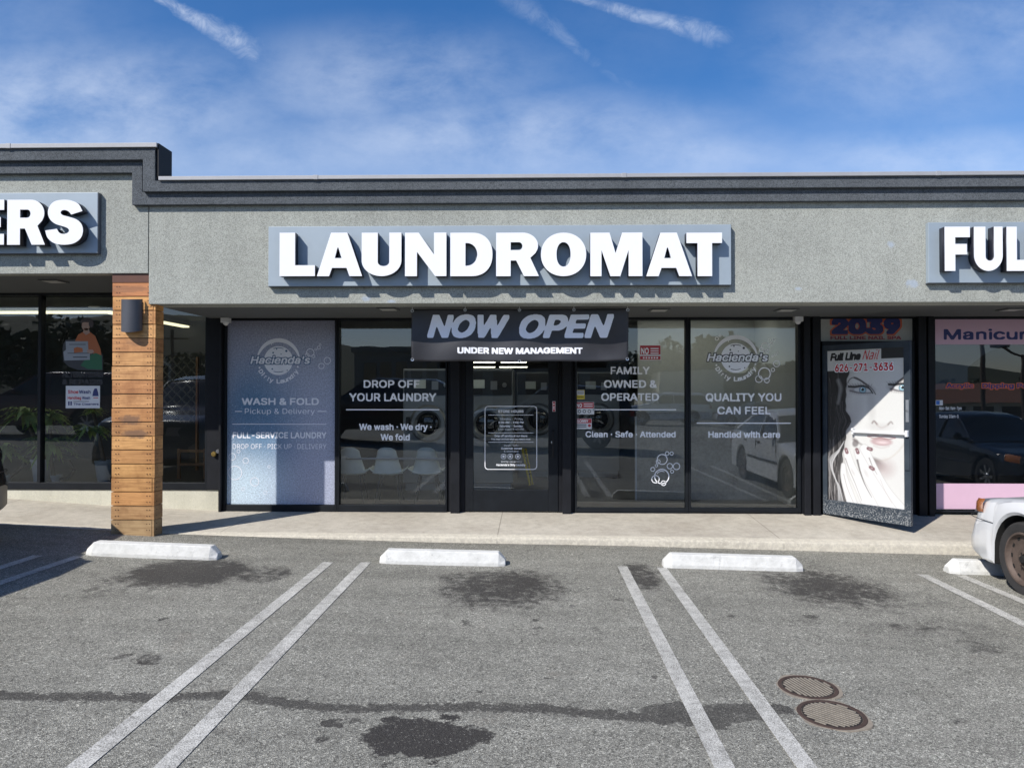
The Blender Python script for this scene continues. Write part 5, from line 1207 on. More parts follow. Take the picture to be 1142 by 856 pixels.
for (pl, pr, pyb), lab in (((86, 245, 622), 'white concrete wheel stop in front of the timber column'), ((421, 563.5, 630), 'white concrete wheel stop in front of the entrance door and chairs window'),
                           ((743, 893.5, 635.5), 'white concrete wheel stop in front of the moon emblem window'), ((1067, 1230, 642.5), 'white concrete wheel stop at the front wheel of the white car')):
    a, b = G(pl, pyb), G(pr, pyb); c = (a + b) / 2; ln = (b - a).length; ang = math.atan2(b.y - a.y, b.x - a.x); tilt = math.atan2(a.z - b.z, ln)
    if proto is None: proto = o = build('wheel_stop', stop_mesh(), M['stop'], bevel=.008)
    else: o = proto.copy(); COL.objects.link(o)
    o.location = (c.x, c.y + .085, lot_z(c.x)); o.rotation_euler = (0, tilt, 0); o.scale = (ln / 1.24, 1, 1)
    tag(o, lab, 'wheel stop', 'white concrete wheel stops')

# ------------------------------------------------------------------ cleanout covers
def cover(px, py, rpx, ang, lab):
    c = G(px, py); r = (G(px + rpx, py) - c).length; t = thing('manhole_cover', c, lab, 'manhole cover', 'small iron covers in the asphalt')
    mb = MB(); mb.lathe([(0, .0005), (r * 1.13, .0005), (r * 1.15, -.01)], (0, 0, .0035), 'z', 40)
    for i, v in enumerate(mb.v):
        k_ = math.atan2(v[1], v[0]); q = 1 + .05 * math.sin(3 * k_ + px) + .03 * math.sin(7 * k_); mb.v[i] = (v[0] * q, v[1] * q, v[2])
    build('mortar_collar', mb, M['tan'], t, local=True)
    mb = MB(); mb.lathe([(r * .90, .003), (r * .92, .0075), (r * 1.03, .0075), (r * 1.06, .002)], (0, 0, 0), 'z', 40); build('ring', mb, M['ironrust'], t, local=True, smooth=True)
    mb = MB(); mb.lathe([(0, .0045), (r * .90, .0045)], (0, 0, 0), 'z', 40); build('lid_base', mb, plain('lid_groove_dark', (.018, .014, .012), .9), t, local=True)  # near-black base colour between the ribs
    mb = MB()
    n = 6; ca, sa = math.cos(ang), math.sin(ang)
    for i in range(-n, n + 1):
        o_ = i * r * .137; hl = math.sqrt(max(0, (r * .84) ** 2 - o_ * o_)); w_ = r * .038
        if hl < .02: continue
        for (s0, s1) in ((-hl, hl),):
            n0 = len(mb.v)
            for zt_q in (-.001, .007):
                for (p, q) in ((s0, o_ - w_), (s1, o_ - w_), (s1, o_ + w_), (s0, o_ + w_)): mb.v.append((p * ca - q * sa, p * sa + q * ca, zt_q))
            for f in ((4, 5, 6, 7), (0, 1, 5, 4), (1, 2, 6, 5), (2, 3, 7, 6), (3, 0, 4, 7)): mb.f.append(tuple(n0 + x for x in f)); mb.m.append(0)
    build('ribbed_lid', mb, M['iron'], t, local=True)
cover(901, 766.5, 29.5, R(107), 'small ribbed iron cover set in the asphalt, the farther of the pair')
cover(927.5, 797, 34, R(-45), 'small ribbed iron cover with a wide rusty ring, the nearer of the pair')

# ------------------------------------------------------------------ vehicles
def make_car(loc, rz, lab, paint, kind='sedan', lower=None, steel=False, cat='car', group=None):
    t = thing('parked_car', loc, lab, cat, group, rz)
    if kind == 'sedan':
        L, HW, wr = 4.35, .84, .316; wf, wre = .86, 3.32; arch = .365
        zt = [(0, .50), (.03, .565), (.09, .585), (.13, .69), (.3, .75), (.7, .80), (1.1, .85), (1.35, .90), (1.6, .93), (3.3, .97), (3.6, .99), (4.2, .96), (4.32, .86), (4.35, .70)]
        zb = [(0, .34), (.08, .24), (.3, .19), (4.0, .20), (4.25, .28), (4.35, .38)]
        roof = [(1.25, .90, 0), (1.45, .98, .06), (2.05, 1.36, .3), (2.4, 1.41, .33), (2.9, 1.40, .34), (3.2, 1.33, .3), (3.75, 1.02, .1), (3.85, .98, .04)]
    else:
        L, HW, wr = 4.7, .92, .37; wf, wre = .90, 3.65; arch = .43
        zt = [(0, .74), (.04, .86), (.14, 1.0), (.5, 1.08), (1.2, 1.14), (1.5, 1.16), (4.5, 1.18), (4.66, 1.10), (4.7, .80)]
        zb = [(0, .42), (.08, .34), (.3, .30), (4.3, .32), (4.7, .42)]
        roof = [(1.30, 1.13, 0), (1.5, 1.22, .06), (2.1, 1.68, .24), (2.5, 1.76, .26), (4.2, 1.74, .26), (4.45, 1.62, .2), (4.62, 1.2, .06)]
    def hw(s):
        e = min(s, L - s); return HW * (np.interp(e, [0, .03, .08, .16, .3, .6, 1.2], [.80, .87, .92, .955, .98, .992, 1.0]))
    ss = sorted(set([0, .015, .03, .05, .08, .12, .16, .2, .25] + [round(x, 3) for x in np.arange(.3, L - .2, .05)] + [L - .16, L - .1, L - .05, L - .02, L] + [round(w_ + d, 3) for w_ in (wf, wre) for d in (-arch - .001, -arch + .01, -arch + .03, arch - .03, arch - .01, arch + .001)]))
    mb = MB(); rings = []
    for s in ss:
        top = float(np.interp(s, *zip(*zt))); bot = float(np.interp(s, *zip(*zb))); w_ = float(hw(s)); flare = 0; ina = False
        for wc in (wf, wre):
            d = abs(s - wc)
            if d < arch: bot = max(bot, wr + math.sqrt(arch * arch - d * d)); 
            if d < arch + .1: flare = max(flare, .012)
        bot = min(bot, top - .12)
        h = top - bot; q = lambda k_: bot + h * k_
        up = 1 - .085 * max(0, 1 - s / .38) - .06 * max(0, 1 - (L - s) / .25)
        P = [(0, bot), (w_ * .78, bot), (w_ * .975 + flare, bot + .004), (w_ + flare, bot + .03), (w_ + flare * .8, q(.35)), (w_ * (1 if s > .4 else (1 + up) / 2), q(.6)), (w_ * .985 * up, max(q(.82), bot + .05)), (w_ * .955 * up, top - .035), (w_ * .90 * up, top - .008), (w_ * .78 * up, top + .004), (w_ * .45, top + .018), (0, top + .022)]
        rings.append([(x, -s, z) for x, z in P] + [(-x, -s, z) for x, z in P[-2:0:-1]])
    n = len(rings[0])
    for r_ in rings: mb.v += r_
    m_ = 12
    for i in range(len(rings) - 1):
        for k_ in range(n):
            a = i * n + k_; b = i * n + (k_ + 1) % n; mb.f.append((a, b, b + n, a + n))
            under = k_ in (0, 1, n - 1, n - 2); zavg = (mb.v[a][2] + mb.v[b][2]) / 2
            mb.m.append(1 if under else (2 if (lower and zavg < .60) else 0))
    mb.f.append(tuple(range(n))[::-1]); mb.f.append(tuple(range((len(rings) - 1) * n, len(rings) * n))); mb.m += [0, 0]
    body = build('body', mb, [paint, M['under'], lower or paint], t, smooth=True, local=True)
    # cabin: glass lofted to the roof, roof skin and pillars over it
    def cab(off, z_off=0, rows=(0, 1)):
        pass
    mb = MB(); st = []
    rs = np.linspace(roof[0][0], roof[-1][0], 34)
    for s in rs:
        zr = float(np.interp(s, [r_[0] for r_ in roof], [r_[1] for r_ in roof])); ins = float(np.interp(s, [r_[0] for r_ in roof], [r_[2] for r_ in roof])) * .62
        belt = float(np.interp(s, *zip(*zt))) - .02; w_ = float(hw(s)) * .93; zr = max(zr, belt + .02); wt_ = w_ - ins
        st.append([(w_, belt), (w_ - ins * .35, belt + (zr - belt) * .4), (w_ - ins * .75, belt + (zr - belt) * .78), (wt_ - .03, zr - .03), (wt_ - .10, zr - .004), (0, zr + .02)])
    n = 11
    for s, P in zip(rs, st): mb.v += [(x, -s, z) for x, z in P] + [(-x, -s, z) for x, z in P[-2::-1]]
    for i in range(len(rs) - 1):
        for k_ in range(n - 1): a = i * n + k_; mb.f.append((a, a + 1, a + n + 1, a + n)); mb.m.append(0)
    build('windows', mb, M['carglass'], t, smooth=True, local=True)
    mb = MB(); zmax = max(r_[1] for r_ in roof)
    i0 = next(i for i, P in enumerate(st) if P[5][1] > zmax - .10); i1 = max(i for i, P in enumerate(st) if P[5][1] > zmax - .14)
    for i in range(i0, i1):
        for k_ in range(2, 8):
            a = i * n + k_; q = [mb0 for mb0 in (a, a + 1, a + n + 1, a + n)]
            V = []
            for idx in q:
                ii, kk = divmod(idx, n); P = st[ii]; x, z = (P[kk] if kk < 6 else (-P[10 - kk][0], P[10 - kk][1])); V.append((x * 1.01, -rs[ii], z + .008))
            mb.quad(*V)
    build('roof', mb, paint, t, smooth=True, local=True)
    for sg in (1, -1):
        mb = MB()
        def pt(i, kk): P = st[i][kk]; return (sg * (P[0] + .006), -rs[i], P[1] + .004)
        ia, ie = 0, len(rs) - 1
        mb.tube([pt(1, 0), pt(int(i0 * .5), 3), pt(i0, 3)], [.035, .028, .028], 6); mb.tube([pt(i1, 3), pt(int((i1 + ie) / 2), 3), pt(ie - 1, 1)], [.04, .06, .04], 6)
        mid = [i for i, s in enumerate(rs) if s > (2.35 if kind == 'sedan' else 2.55)][0]; mb.tube([pt(mid, 0), pt(mid, 1), pt(mid, 2), pt(mid, 3)], .028, 6); mb.tube([pt(i0, 3), pt(mid, 3), pt(i1, 3)], .022, 6)
        build('roof_pillar', mb, paint, t, smooth=True, local=True)
    # lamps, trim, mirrors, handles
    def surf(s, z, side, out=.004):
        return (side * (float(hw(s)) * .985 + out), -s, z)
    zh = .66 if kind == 'sedan' else .86
    for sg in (1, -1):
        mb = MB()
        rows = []
        for zq, da in ((zh - .065, 0), (zh - .03, .004), (zh + .02, .0), (zh + .055, -.022)):
            rows.append([(sg * (float(hw(s)) * .985 * (1 - .085 * max(0, 1 - s / .38)) + .012 + da), -s + .002, zq + s * .10) for s in (.085, .13, .18, .23, .28, .33)])
        for a in range(3):
            for b in range(5): mb.quad(rows[a][b], rows[a][b + 1], rows[a + 1][b + 1], rows[a + 1][b])
        build('corner_lamp', mb, M['amber'] if kind == 'sedan' else M['carglass'], t, smooth=True, local=True)
        mb = MB(); 
        rows = [[(sg * x, .012 - .05 * ((x - .35) / .3) ** 2 - (q * .06), zh - .07 + q * .13) for x in np.linspace(.36, float(hw(.03)) + .0, 7)] for q in (0, .5, 1)]
        for a in range(2):
            for b in range(6): mb.quad(rows[a][b], rows[a][b + 1], rows[a + 1][b + 1], rows[a + 1][b])
        build('headlight', mb, M['lens'], t, smooth=True, local=True)
        mb = MB(); zk = .74 if kind == 'sedan' else 1.0
        rows = [[(sg * x, -L - .012, zk - .08 + q * .17) for x in np.linspace(.42, float(hw(L - .02)), 4)] for q in (0, 1)]
        for b in range(3): mb.quad(rows[0][b], rows[0][b + 1], rows[1][b + 1], rows[1][b])
        mb.quad(*[(sg * (float(hw(L - e_)) + .008), -L + e_, zq) for e_, zq in ((.02, zk - .08), (.16, zk - .08), (.16, zk + .09), (.02, zk + .09))])
        build('tail_light', mb, M['redlens'], t, local=True)
        mb = MB(); sm_ = 1.62 if kind == 'sedan' else 1.75; zmr = (.98 if kind == 'sedan' else 1.22); xb = float(hw(sm_)) * .93
        mb.lathe([(0, 0), (.05, .005), (.075, .03), (.08, .07), (.06, .09), (0, .095)], (sg * (xb + .10), -sm_ - .045, zmr), 'y', 14); mb.tube([(sg * (xb - .02), -sm_, zmr - .05), (sg * (xb + .07), -sm_, zmr - .02)], .025, 6)
        build('mirror', mb, paint, t, smooth=True, local=True)
        for s_ in (2.2, 3.0):
            mb = MB(); z_ = .80 if kind == 'sedan' else 1.0; mb.box(sg * (HW * .99 - .01), sg * (HW + .012), -s_ - .17, -s_, z_, z_ + .03); build('door_handle', mb, M['under'] if paint is M['carwhite'] else paint, t, local=True, bevel=.005)
        mb = MB(); z_ = .50 if kind == 'sedan' else .62
        mb.box(sg * (HW * .995), sg * (HW + .014), -2.95, -1.25, z_, z_ + .045); build('side_moulding', mb, M['darkgrey'], t, local=True, bevel=.004)
        mb = MB()
        for s_ in (1.33, 2.42, 3.02 if kind == 'sedan' else 3.5): mb = MB(); mb.box(sg * (HW * .99), sg * (HW + .0015), -s_ - .006, -s_, .26 if kind == 'sedan' else .4, .90 if kind == 'sedan' else 1.1); build('door_seam', mb, M['under'], t, local=True)

    # bumper seams and plate
    mb = MB(); zc = .565 if kind == 'sedan' else .70
    pts = [(float(hw(s)) + .0022, -s, zc - .01 * (s / .5)) for s in (.50, .40, .30, .22, .16, .12, .08, .05, .03, .015, 0)]; full = pts + [(-x, y, z) for x, y, z in pts[::-1]]
    for (a, b) in zip(full, full[1:]): mb.quad((a[0], a[1] + .003, a[2] - .004), (b[0], b[1] + .003, b[2] - .004), (b[0], b[1] + .003, b[2] + .004), (a[0], a[1] + .003, a[2] + .004))
    build('bumper_seam', mb, M['darkgrey'], t, local=True)
    # wheels
    for sg in (1, -1):
        for wy in (wf, wre):
            x = sg * (HW - .015); tw = .19
            prof = [(wr * .70, -tw * .45), (wr * .80, -tw * .5), (wr * .93, -tw * .5), (wr * .985, -tw * .40), (wr, -tw * .22), (wr, tw * .22), (wr * .985, tw * .40), (wr * .93, tw * .5), (wr * .80, tw * .5), (wr * .70, tw * .45)]
            mb = MB(); cx_ = x - sg * tw / 2; mb.lathe(prof, (cx_, -wy, wr), 'x', 44)
            for k_ in range(60):
                a = 2 * math.pi * k_ / 60
                for hx_ in (-.06, 0, .06):
                    c_, s_ = math.cos(a + hx_ * 1.2), math.sin(a + hx_ * 1.2); e = .0035
                    p = [(cx_ + hx_ + dx_, -wy + (wr + e) * math.cos(a + hx_ * 1.2 + da), wr + (wr + e) * math.sin(a + hx_ * 1.2 + da)) for dx_, da in ((-.02, -.02), (.02, -.02), (.02, .02), (-.02, .02))]
                    mb.quad(*p)
            wh = build('wheel', mb, M['tyre'], t, smooth=True, local=True)
            mb = MB(); o_ = sg
            pr = [(wr * .715, tw * .46), (wr * .70, tw * .50), (wr * .66, tw * .49), (wr * .64, tw * .36), (wr * .60, tw * .30), (wr * .52, tw * .30), (wr * .40, tw * .24), (wr * .32, tw * .26), (wr * .26, tw * .36), (wr * .22, tw * .39), (0, tw * .39)] if steel else \
                 [(wr * .715, tw * .46), (wr * .69, tw * .50), (wr * .64, tw * .42), (wr * .62, tw * .10), (wr * .2, tw * .06), (0, tw * .06)]
            mb.lathe([(r_, o_ * h_) for r_, h_ in pr], (cx_, -wy, wr), 'x', 40, 0)
            if steel:
                for k_ in range(12):          # vent slots round the dish
                    a = 2 * math.pi * k_ / 12; da = .10
                    mb.quad(*[(cx_ + o_ * (tw * .30 + .003 + 0 * q), -wy + r_ * math.cos(a + s_), wr + r_ * math.sin(a + s_)) for r_, s_, q in ((wr * .53, -da, 0), (wr * .60, -da, 1), (wr * .60, da, 1), (wr * .53, da, 0))], 1)
                for k_ in range(5):           # nuts and small holes
                    a = 2 * math.pi * k_ / 5 + .3; mb.lathe([(.0, o_ * .014), (.011, o_ * .014), (.012, 0)], (cx_ + o_ * tw * .39, -wy + wr * .165 * math.cos(a), wr + wr * .165 * math.sin(a)), 'x', 6, 0)
                    a += .63; mb.lathe([(0, o_ * .001), (.012, o_ * .001)], (cx_ + o_ * (tw * .39 + .001), -wy + wr * .165 * math.cos(a), wr + wr * .165 * math.sin(a)), 'x', 8, 1)
                mb.lathe([(.034, 0), (.034, o_ * .02), (.028, o_ * .026), (0, o_ * .026)], (cx_ + o_ * tw * .38, -wy, wr), 'x', 16, 1)
                build('rim', mb, [M['rust'], M['under']], wh, smooth=True, local=True)
            else:
                for k_ in range(7):
                    a = 2 * math.pi * k_ / 7; d1 = .13
                    P = [(cx_ + o_ * tw * q, -wy + r_ * math.cos(a + s_), wr + r_ * math.sin(a + s_)) for r_, s_, q in ((wr * .16, -.5, .30), (wr * .62, -d1, .42), (wr * .62, d1, .42), (wr * .16, .5, .30))]
                    mb.quad(*P, 1)
                mb.lathe([(wr * .2, o_ * tw * .28), (wr * .12, o_ * tw * .40), (0, o_ * tw * .40)], (cx_, -wy, wr), 'x', 16, 1)
                build('rim', mb, [M['under'], M['chrome']], wh, smooth=True, local=True)
    return t
carx = 4.11 + .84
make_car((carx, 6.96, lot_z(carx)), 0, 'white sedan with rusty steel wheels parked nose in at the right', M['carwhite'], steel=True)
make_car((-5.13 - .92, 6.98, lot_z(-5.6) - .02), 0, 'black vehicle with tan lower bumper parked at the left edge', M['carblack'], 'suv', lower=M['cartan'])
make_car((8.95, 5.7, lot_z(8.95)), 0, 'dark sedan mirrored in the nail shop window', M['carblack'], 'sedan')
# cars across the aisle, seen only as reflections in the glass
for (x, y, rz, lab, p, kd) in ((-15.6, -1.7, 90, 'maroon sport utility vehicle mirrored in the left shop window', 'carred', 'suv'), (-10.45, -2.7, 91, 'silver sedan mirrored beside the timber column', 'carsilver', 'sedan'),
                               (-7.05, -3.1, 89, 'black sport utility vehicle mirrored in the window with the chairs', 'carblack', 'suv'), (-1.9, -2.75, 90, 'black sport utility vehicle mirrored behind the entrance', 'carblack', 'suv'),
                               (5.0, -22, 90, 'white sport utility vehicle mirrored behind the family owned lettering', 'carwhite', 'suv'), (10.5, -24, 92, 'silver sedan mirrored beyond the quality lettering', 'carsilver', 'sedan')):
    make_car((x, y, lot_z(x, y)), R(rz), lab, M[p], kd)

# ------------------------------------------------------------------ shop contents
def washer(x, y, lab, w_=.78, h_=1.85):
    t = thing('washing_machine', (x, y, .125), lab, 'washing machine', 'front loading machines'); z = .125
    mb = MB(); mb.box(x - w_ / 2, x + w_ / 2, y, y + .9, z + .12, z + h_); mb.box(x - w_ / 2 + .03, x + w_ / 2 - .03, y + .03, y + .87, z, z + .119); build('cabinet', mb, M['appl'], t, bevel=.012)
    zc = z + 1.02; mb = MB(); mb.lathe([(.165, -.05), (.20, -.085), (.25, -.08), (.28, -.05), (.285, .0)], (x, y, zc), 'y', 40); build('door_ring', mb, M['appl'], t, smooth=True)
    mb = MB(); mb.lathe([(0, -.085), (.12, -.078), (.17, -.052)], (x, y, zc), 'y', 32); build('door_glass', mb, M['carglass'], t, smooth=True)
    mb = MB(); mb.box(x - w_ / 2 + .02, x + w_ / 2 - .02, y - .02, y - .001, z + 1.45, z + h_ - .03); p = build('control_panel', mb, M['applb'], t, bevel=.006)
    mb = MB(); mb.box(x - .22, x - .04, y - .026, y - .0205, z + 1.55, z + 1.68); build('display', mb, M['shell'], p)
    mb = MB(); mb.box(x + .05, x + .15, y - .026, y - .0205, z + 1.53, z + 1.66); mb.lathe([(0, -.03), (.03, -.028), (.035, 0)], (x + .26, y - .02, z + 1.6), 'y', 16); build('coin_slot', mb, M['appl'], p)
    mb = MB(); mb.box(x - .33, x - .27, y - .10, y - .06, zc - .1, zc + .1); build('handle', mb, M['applb'], t, bevel=.01)
for px, lab in ((478, 'washing machine behind the window with the shell chairs'), (543.5, 'washing machine seen through the entrance door, left of the hours box')):
    washer(X_(px, 10.7), 10.7, lab)
washer(X_(600, 12.4), 12.4, 'washing machine farther back behind the entrance door', .75)
washer(X_(667, 12.4), 12.4, 'washing machine deep behind the family owned lettering', .75)
def shell_chair(x, y, lab, first=[None]):
    if first[0] is None:
        t = thing('shell_chair', (x, y, .125), lab, 'chair', 'pale shell chairs in a row')
        mb = MB()
        def sh(u, v):
            a = (u - .5) * 2
            wv = .125 + .085 * (1 - v) ** 1.2
            yy = -.20 + .10 * a * a * (1 - v * .4) + v * -.03; zz = .40 + .36 * v - .05 * abs(a) ** 3 * v
            return (a * wv, yy, zz)
        mb.grid(sh, 14, 12)
        def seat(u, v):
            a = (u - .5) * 2; return (a * (.255 - .03 * v), -.21 + .10 * a * a * (1 - v) + v * .42, .42 - .045 * math.sin(v * 3.1) * (1 - a * a) + .06 * a ** 4)
        mb.grid(seat, 14, 10); s = build('seat_shell', mb, M['shell'], t, smooth=True, local=True); md = s.modifiers.new('t', 'SOLIDIFY'); md.thickness = .012
        for sx in (-.17, .17):
            for sy in (-.12, .16):
                mb = MB(); mb.tube([(sx * .6, sy * .6, .40), (sx, sy, 0)], [.014, .009], 8); build('leg', mb, M['darkgrey'], t, local=True)
        first[0] = t; return t
    r = first[0].copy(); COL.objects.link(r); r.location = (x, y, .125); r['label'] = lab
    for c in first[0].children: q = c.copy(); COL.objects.link(q); q.parent = r
for px, lab in ((393, 'pale shell chair nearest the printed film window'), (433.5, 'pale shell chair in the middle of the row of three'), (477, 'pale shell chair in front of the washing machine')):
    shell_chair(X_(px, 9.55), 9.6, lab)
mb = MB(); mb.tube([(X_(385, 9.3), 9.33, .74), (X_(496, 9.3), 9.33, .74)], .014, 8); o = build('rail', mb, M['chrome']); tag(o, 'thin steel rail behind the row of shell chairs', 'rail'); 
# yellow caution stand behind the door
t = thing('folding_stand', (X_(588, 10.4), 10.4, .125), 'yellow folding stand leaning inside the entrance door', 'folding stand')
mb = MB(); p0 = W(582.5, 500, 10.4); p1 = W(591, 541, 10.4); mb.tube([p0, p1], .02, 6); p2 = W(586, 500, 10.5); p3 = W(594, 540, 10.5); mb.tube([p2, p3], .018, 6); build('side_rail', mb, M['yellow'], t)
mb = MB()
for k_ in (.2, .45, .7): a = p0.lerp(p1, k_); b = p2.lerp(p3, k_); mb.tube([a, b], .01, 6)
build('rung', mb, M['darkgrey'], t)
t = thing('crate', (X_(215, 10.2), 10.2, .34), 'light wooden stand behind the narrow left window', 'crate')
mb = MB()
for x in (X_(201, 10.2), X_(230, 10.2)): mb.box(x - .02, x + .02, 10.15, 10.19, .34, Z_(500, 10.2, 215))
for py in (502, 517, 535): mb.box(X_(201, 10.2) + .021, X_(230, 10.2) - .021, 10.155, 10.185, Z_(py + 2, 10.2, 215), Z_(py - 1, 10.2, 215))
build('frame', mb, M['woodfr'], t, bevel=.003)
t = thing('lattice_screen', (X_(202, 11.5), 11.5, .34), 'grey diagonal lattice screen inside the left shop', 'screen')
mb = MB(); lx0, lx1, lz0, lz1 = X_(178, 11.5), X_(219, 11.5), Z_(470, 11.5, 200), Z_(398, 11.5, 200)
for s_ in (1, -1):
    for k_ in range(-6, 12):
        xa = lx0 + k_ * .16
        a = (xa, lz0) if s_ > 0 else (xa, lz1); b = (xa + (lz1 - lz0), lz1) if s_ > 0 else (xa + (lz1 - lz0), lz0)
        def clip(a, b):
            (x0, z0), (x1, z1) = a, b; t0, t1 = 0, 1
            for lim, sg in ((lx0, 1), (lx1, -1)):
                d0, d1 = sg * (x0 - lim), sg * (x1 - lim)
                if d0 < 0 and d1 < 0: return None
                if d0 < 0: t0 = max(t0, d0 / (d0 - d1))
                if d1 < 0: t1 = min(t1, d0 / (d0 - d1))
            return None if t0 >= t1 else ((x0 + (x1 - x0) * t0, z0 + (z1 - z0) * t0), (x0 + (x1 - x0) * t1, z0 + (z1 - z0) * t1))
        r_ = clip(a, b)
        if r_: mb.tube([(r_[0][0], 11.5 + .008 * s_, r_[0][1]), (r_[1][0], 11.5 + .008 * s_, r_[1][1])], .016, 4)
build('lattice', mb, M['farwall2'], t)
mb = MB(); mb.box(lx0 - .03, lx0, 11.47, 11.53, .34, lz1); mb.box(lx1, lx1 + .03, 11.47, 11.53, .34, lz1); build('post', mb, M['woodfr'], t)

def potted(px, pyb, Y, pot, pr, ph, trunk, crowns, lab):
    """pot, bare curved stems, crowns of arching strap leaves"""
    b = W(px, pyb, Y); t = thing('potted_palm', b, lab, 'potted plant', 'potted palms in the left window')
    mb = MB(); mb.lathe([(0, .003), (pr * .72, 0), (pr, ph), (pr * 1.06, ph), (pr * 1.06, ph + .03), (pr * .92, ph + .03), (pr * .9, ph - .02), (0, ph - .02)], b, 'z', 24); build('pot', mb, M[pot], t, smooth=True)
    mb = MB()
    for tr in trunk: mb.tube([W(x, y, Y + .0) for x, y in tr], [.026 - .008 * i / len(tr) for i in range(len(tr))], 8)
    build('trunk', mb, M['bark'], t, smooth=True)
    mb = MB()
    for (cx_, cy_, R_, n_) in crowns:
        c = W(cx_, cy_, Y)
        for i in range(n_):
            a = random.uniform(0, 6.28); el = random.uniform(.1, 1.2); L = R_ / 80 * random.uniform(.75, 1.2); w_ = .03
            d = Vector((math.cos(a), math.sin(a) * .6, 0)); prev = None
            side = Vector((-d.y, d.x, 0)).normalized()
            for k_ in range(7):
                s = k_ / 6; p = c + d * (L * s * math.cos(el * (1 - .3 * s))) + Vector((0, 0, L * (math.sin(el) * s - .75 * s * s)))
                ww = w_ * (math.sin(math.pi * min(1, s * .9 + .1)) + .05); q = (p - side * ww, p + side * ww)
                if prev: mb.quad(prev[0], prev[1], q[1], q[0])
                prev = q
                if 1 < k_ < 6:      # side leaflets
                    for sg in (1, -1):
                        e = p + side * sg * .09 + Vector((0, 0, -.035)) + d * .05; mb.quad(p, p + d * .012, e + d * .004, e)
    build('leaves', mb, M['leaf'], t)
potted(47, 536.5, 9.32, 'potw', .13, .27, [[(45, 512), (40, 495), (33, 476)], [(50, 512), (57, 490), (56, 478)]], [(29, 464, 34, 40), (54, 466, 27, 32)], 'palm in a white pot left of the window mullion')
potted(63, 537, 9.2, 'potw', .07, .06, [[(60, 533), (58, 520), (56, 505)], [(62, 533), (75, 534), (83, 524), (77, 514), (70, 511)]], [(56, 498, 36, 40)], 'low palm with a looping stem right of the window mullion')
potted(6, 537, 9.22, 'potw', .08, .06, [[(8, 533), (2, 522), (4, 508)], [(9, 533), (20, 524), (28, 517)]], [(4, 503, 26, 28)], 'small palm at the left edge of the window')
potted(117, 536.5, 9.3, 'potb', .12, .25, [[(116, 515), (111, 490), (104, 460)]], [(100, 480, 24, 28), (106, 458, 12, 12)], 'tall stemmed palm in a blue grey pot beside the column')

# ------------------------------------------------------------------ the world across the lot (mirrored in the glass)
def vX(px, Y): vd = 2 * D - Y; return (px - 596) / 790 * vd
def vZ(py, Y): vd = 2 * D - Y; return 1.62 + (437 - py) / 790 * vd
def block(name, lab, px0, px1, pyt, Y, depth, mat, extra=None):
    x0, x1 = vX(px0, Y), vX(px1, Y); zg = min(lot_z(x0, Y), lot_z(x1, Y)) - .3; zt = vZ(pyt, Y)
    t = thing(name, ((x0 + x1) / 2, Y, zg), lab, 'building'); mb = MB(); mb.box(x0, x1, Y - depth, Y, zg, zt); build('wall', mb, mat, t)
    if extra: extra(t, x0, x1, Y, depth, zg, zt)
    return t
def tiled(t, x0, x1, Y, dp, zg, zt):
    mb = MB(); e = .8; zr_ = zt + 1.3
    mb.quad((x0 - e, Y + e, zt - .1), (x1 + e, Y + e, zt - .1), (x1 - 2, Y - dp / 2, zr_), (x0 + 2, Y - dp / 2, zr_)); mb.quad((x1 + e, Y - dp - e, zt - .1), (x0 - e, Y - dp - e, zt - .1), (x0 + 2, Y - dp / 2, zr_), (x1 - 2, Y - dp / 2, zr_))
    mb.poly([(x0 - e, Y - dp - e, zt - .1), (x0 - e, Y + e, zt - .1), (x0 + 2, Y - dp / 2, zr_)]); mb.poly([(x1 + e, Y + e, zt - .1), (x1 + e, Y - dp - e, zt - .1), (x1 - 2, Y - dp / 2, zr_)])
    build('roof', mb, M['terracotta'], t)
    for i in range(7):
        x = x0 + 1 + i * (x1 - x0 - 2) / 7; mb = MB(); mb.box(x, x + 1.6, Y, Y + .03, zg + .4, zt - .4); build('window', mb, M['carglass'], t)
def flat(t, x0, x1, Y, dp, zg, zt):
    mb = MB(); mb.box(x0 - .2, x1 + .2, Y - dp - .2, Y + .2, zt, zt + .35); build('roof', mb, M['farwall2'], t)
    for i in range(5):
        x = x0 + .6 + i * (x1 - x0 - 1) / 5; mb = MB(); mb.box(x, x + (x1 - x0) / 8, Y, Y + .03, zg + .9, zt - .7); build('window', mb, M['carglass'], t)
block('restaurant_building', 'low building with a terracotta roof mirrored in the nail shop window', 1030, 1290, 447, -34, 12, M['farwall'], tiled)
block('store_building', 'dark flat roofed building mirrored above the chairs window', 395, 500, 392, -30, 12, M['farwall2'], flat)
block('store_building', 'long low shop building mirrored behind the entrance', 505, 700, 404, -36, 12, M['farwall2'], flat)
block('warehouse_building', 'cream warehouse wall mirrored behind the round emblem', 735, 806, 414, -44, 15, M['farwall'])
block('warehouse_building', 'grey green boundary building mirrored right of the emblem', 806.5, 930, 417, -44, 12, M['farwall2'])
block('house_building', 'pale house mirrored in the narrow left window', 150, 240, 400, -60, 12, M['farwall'], flat)
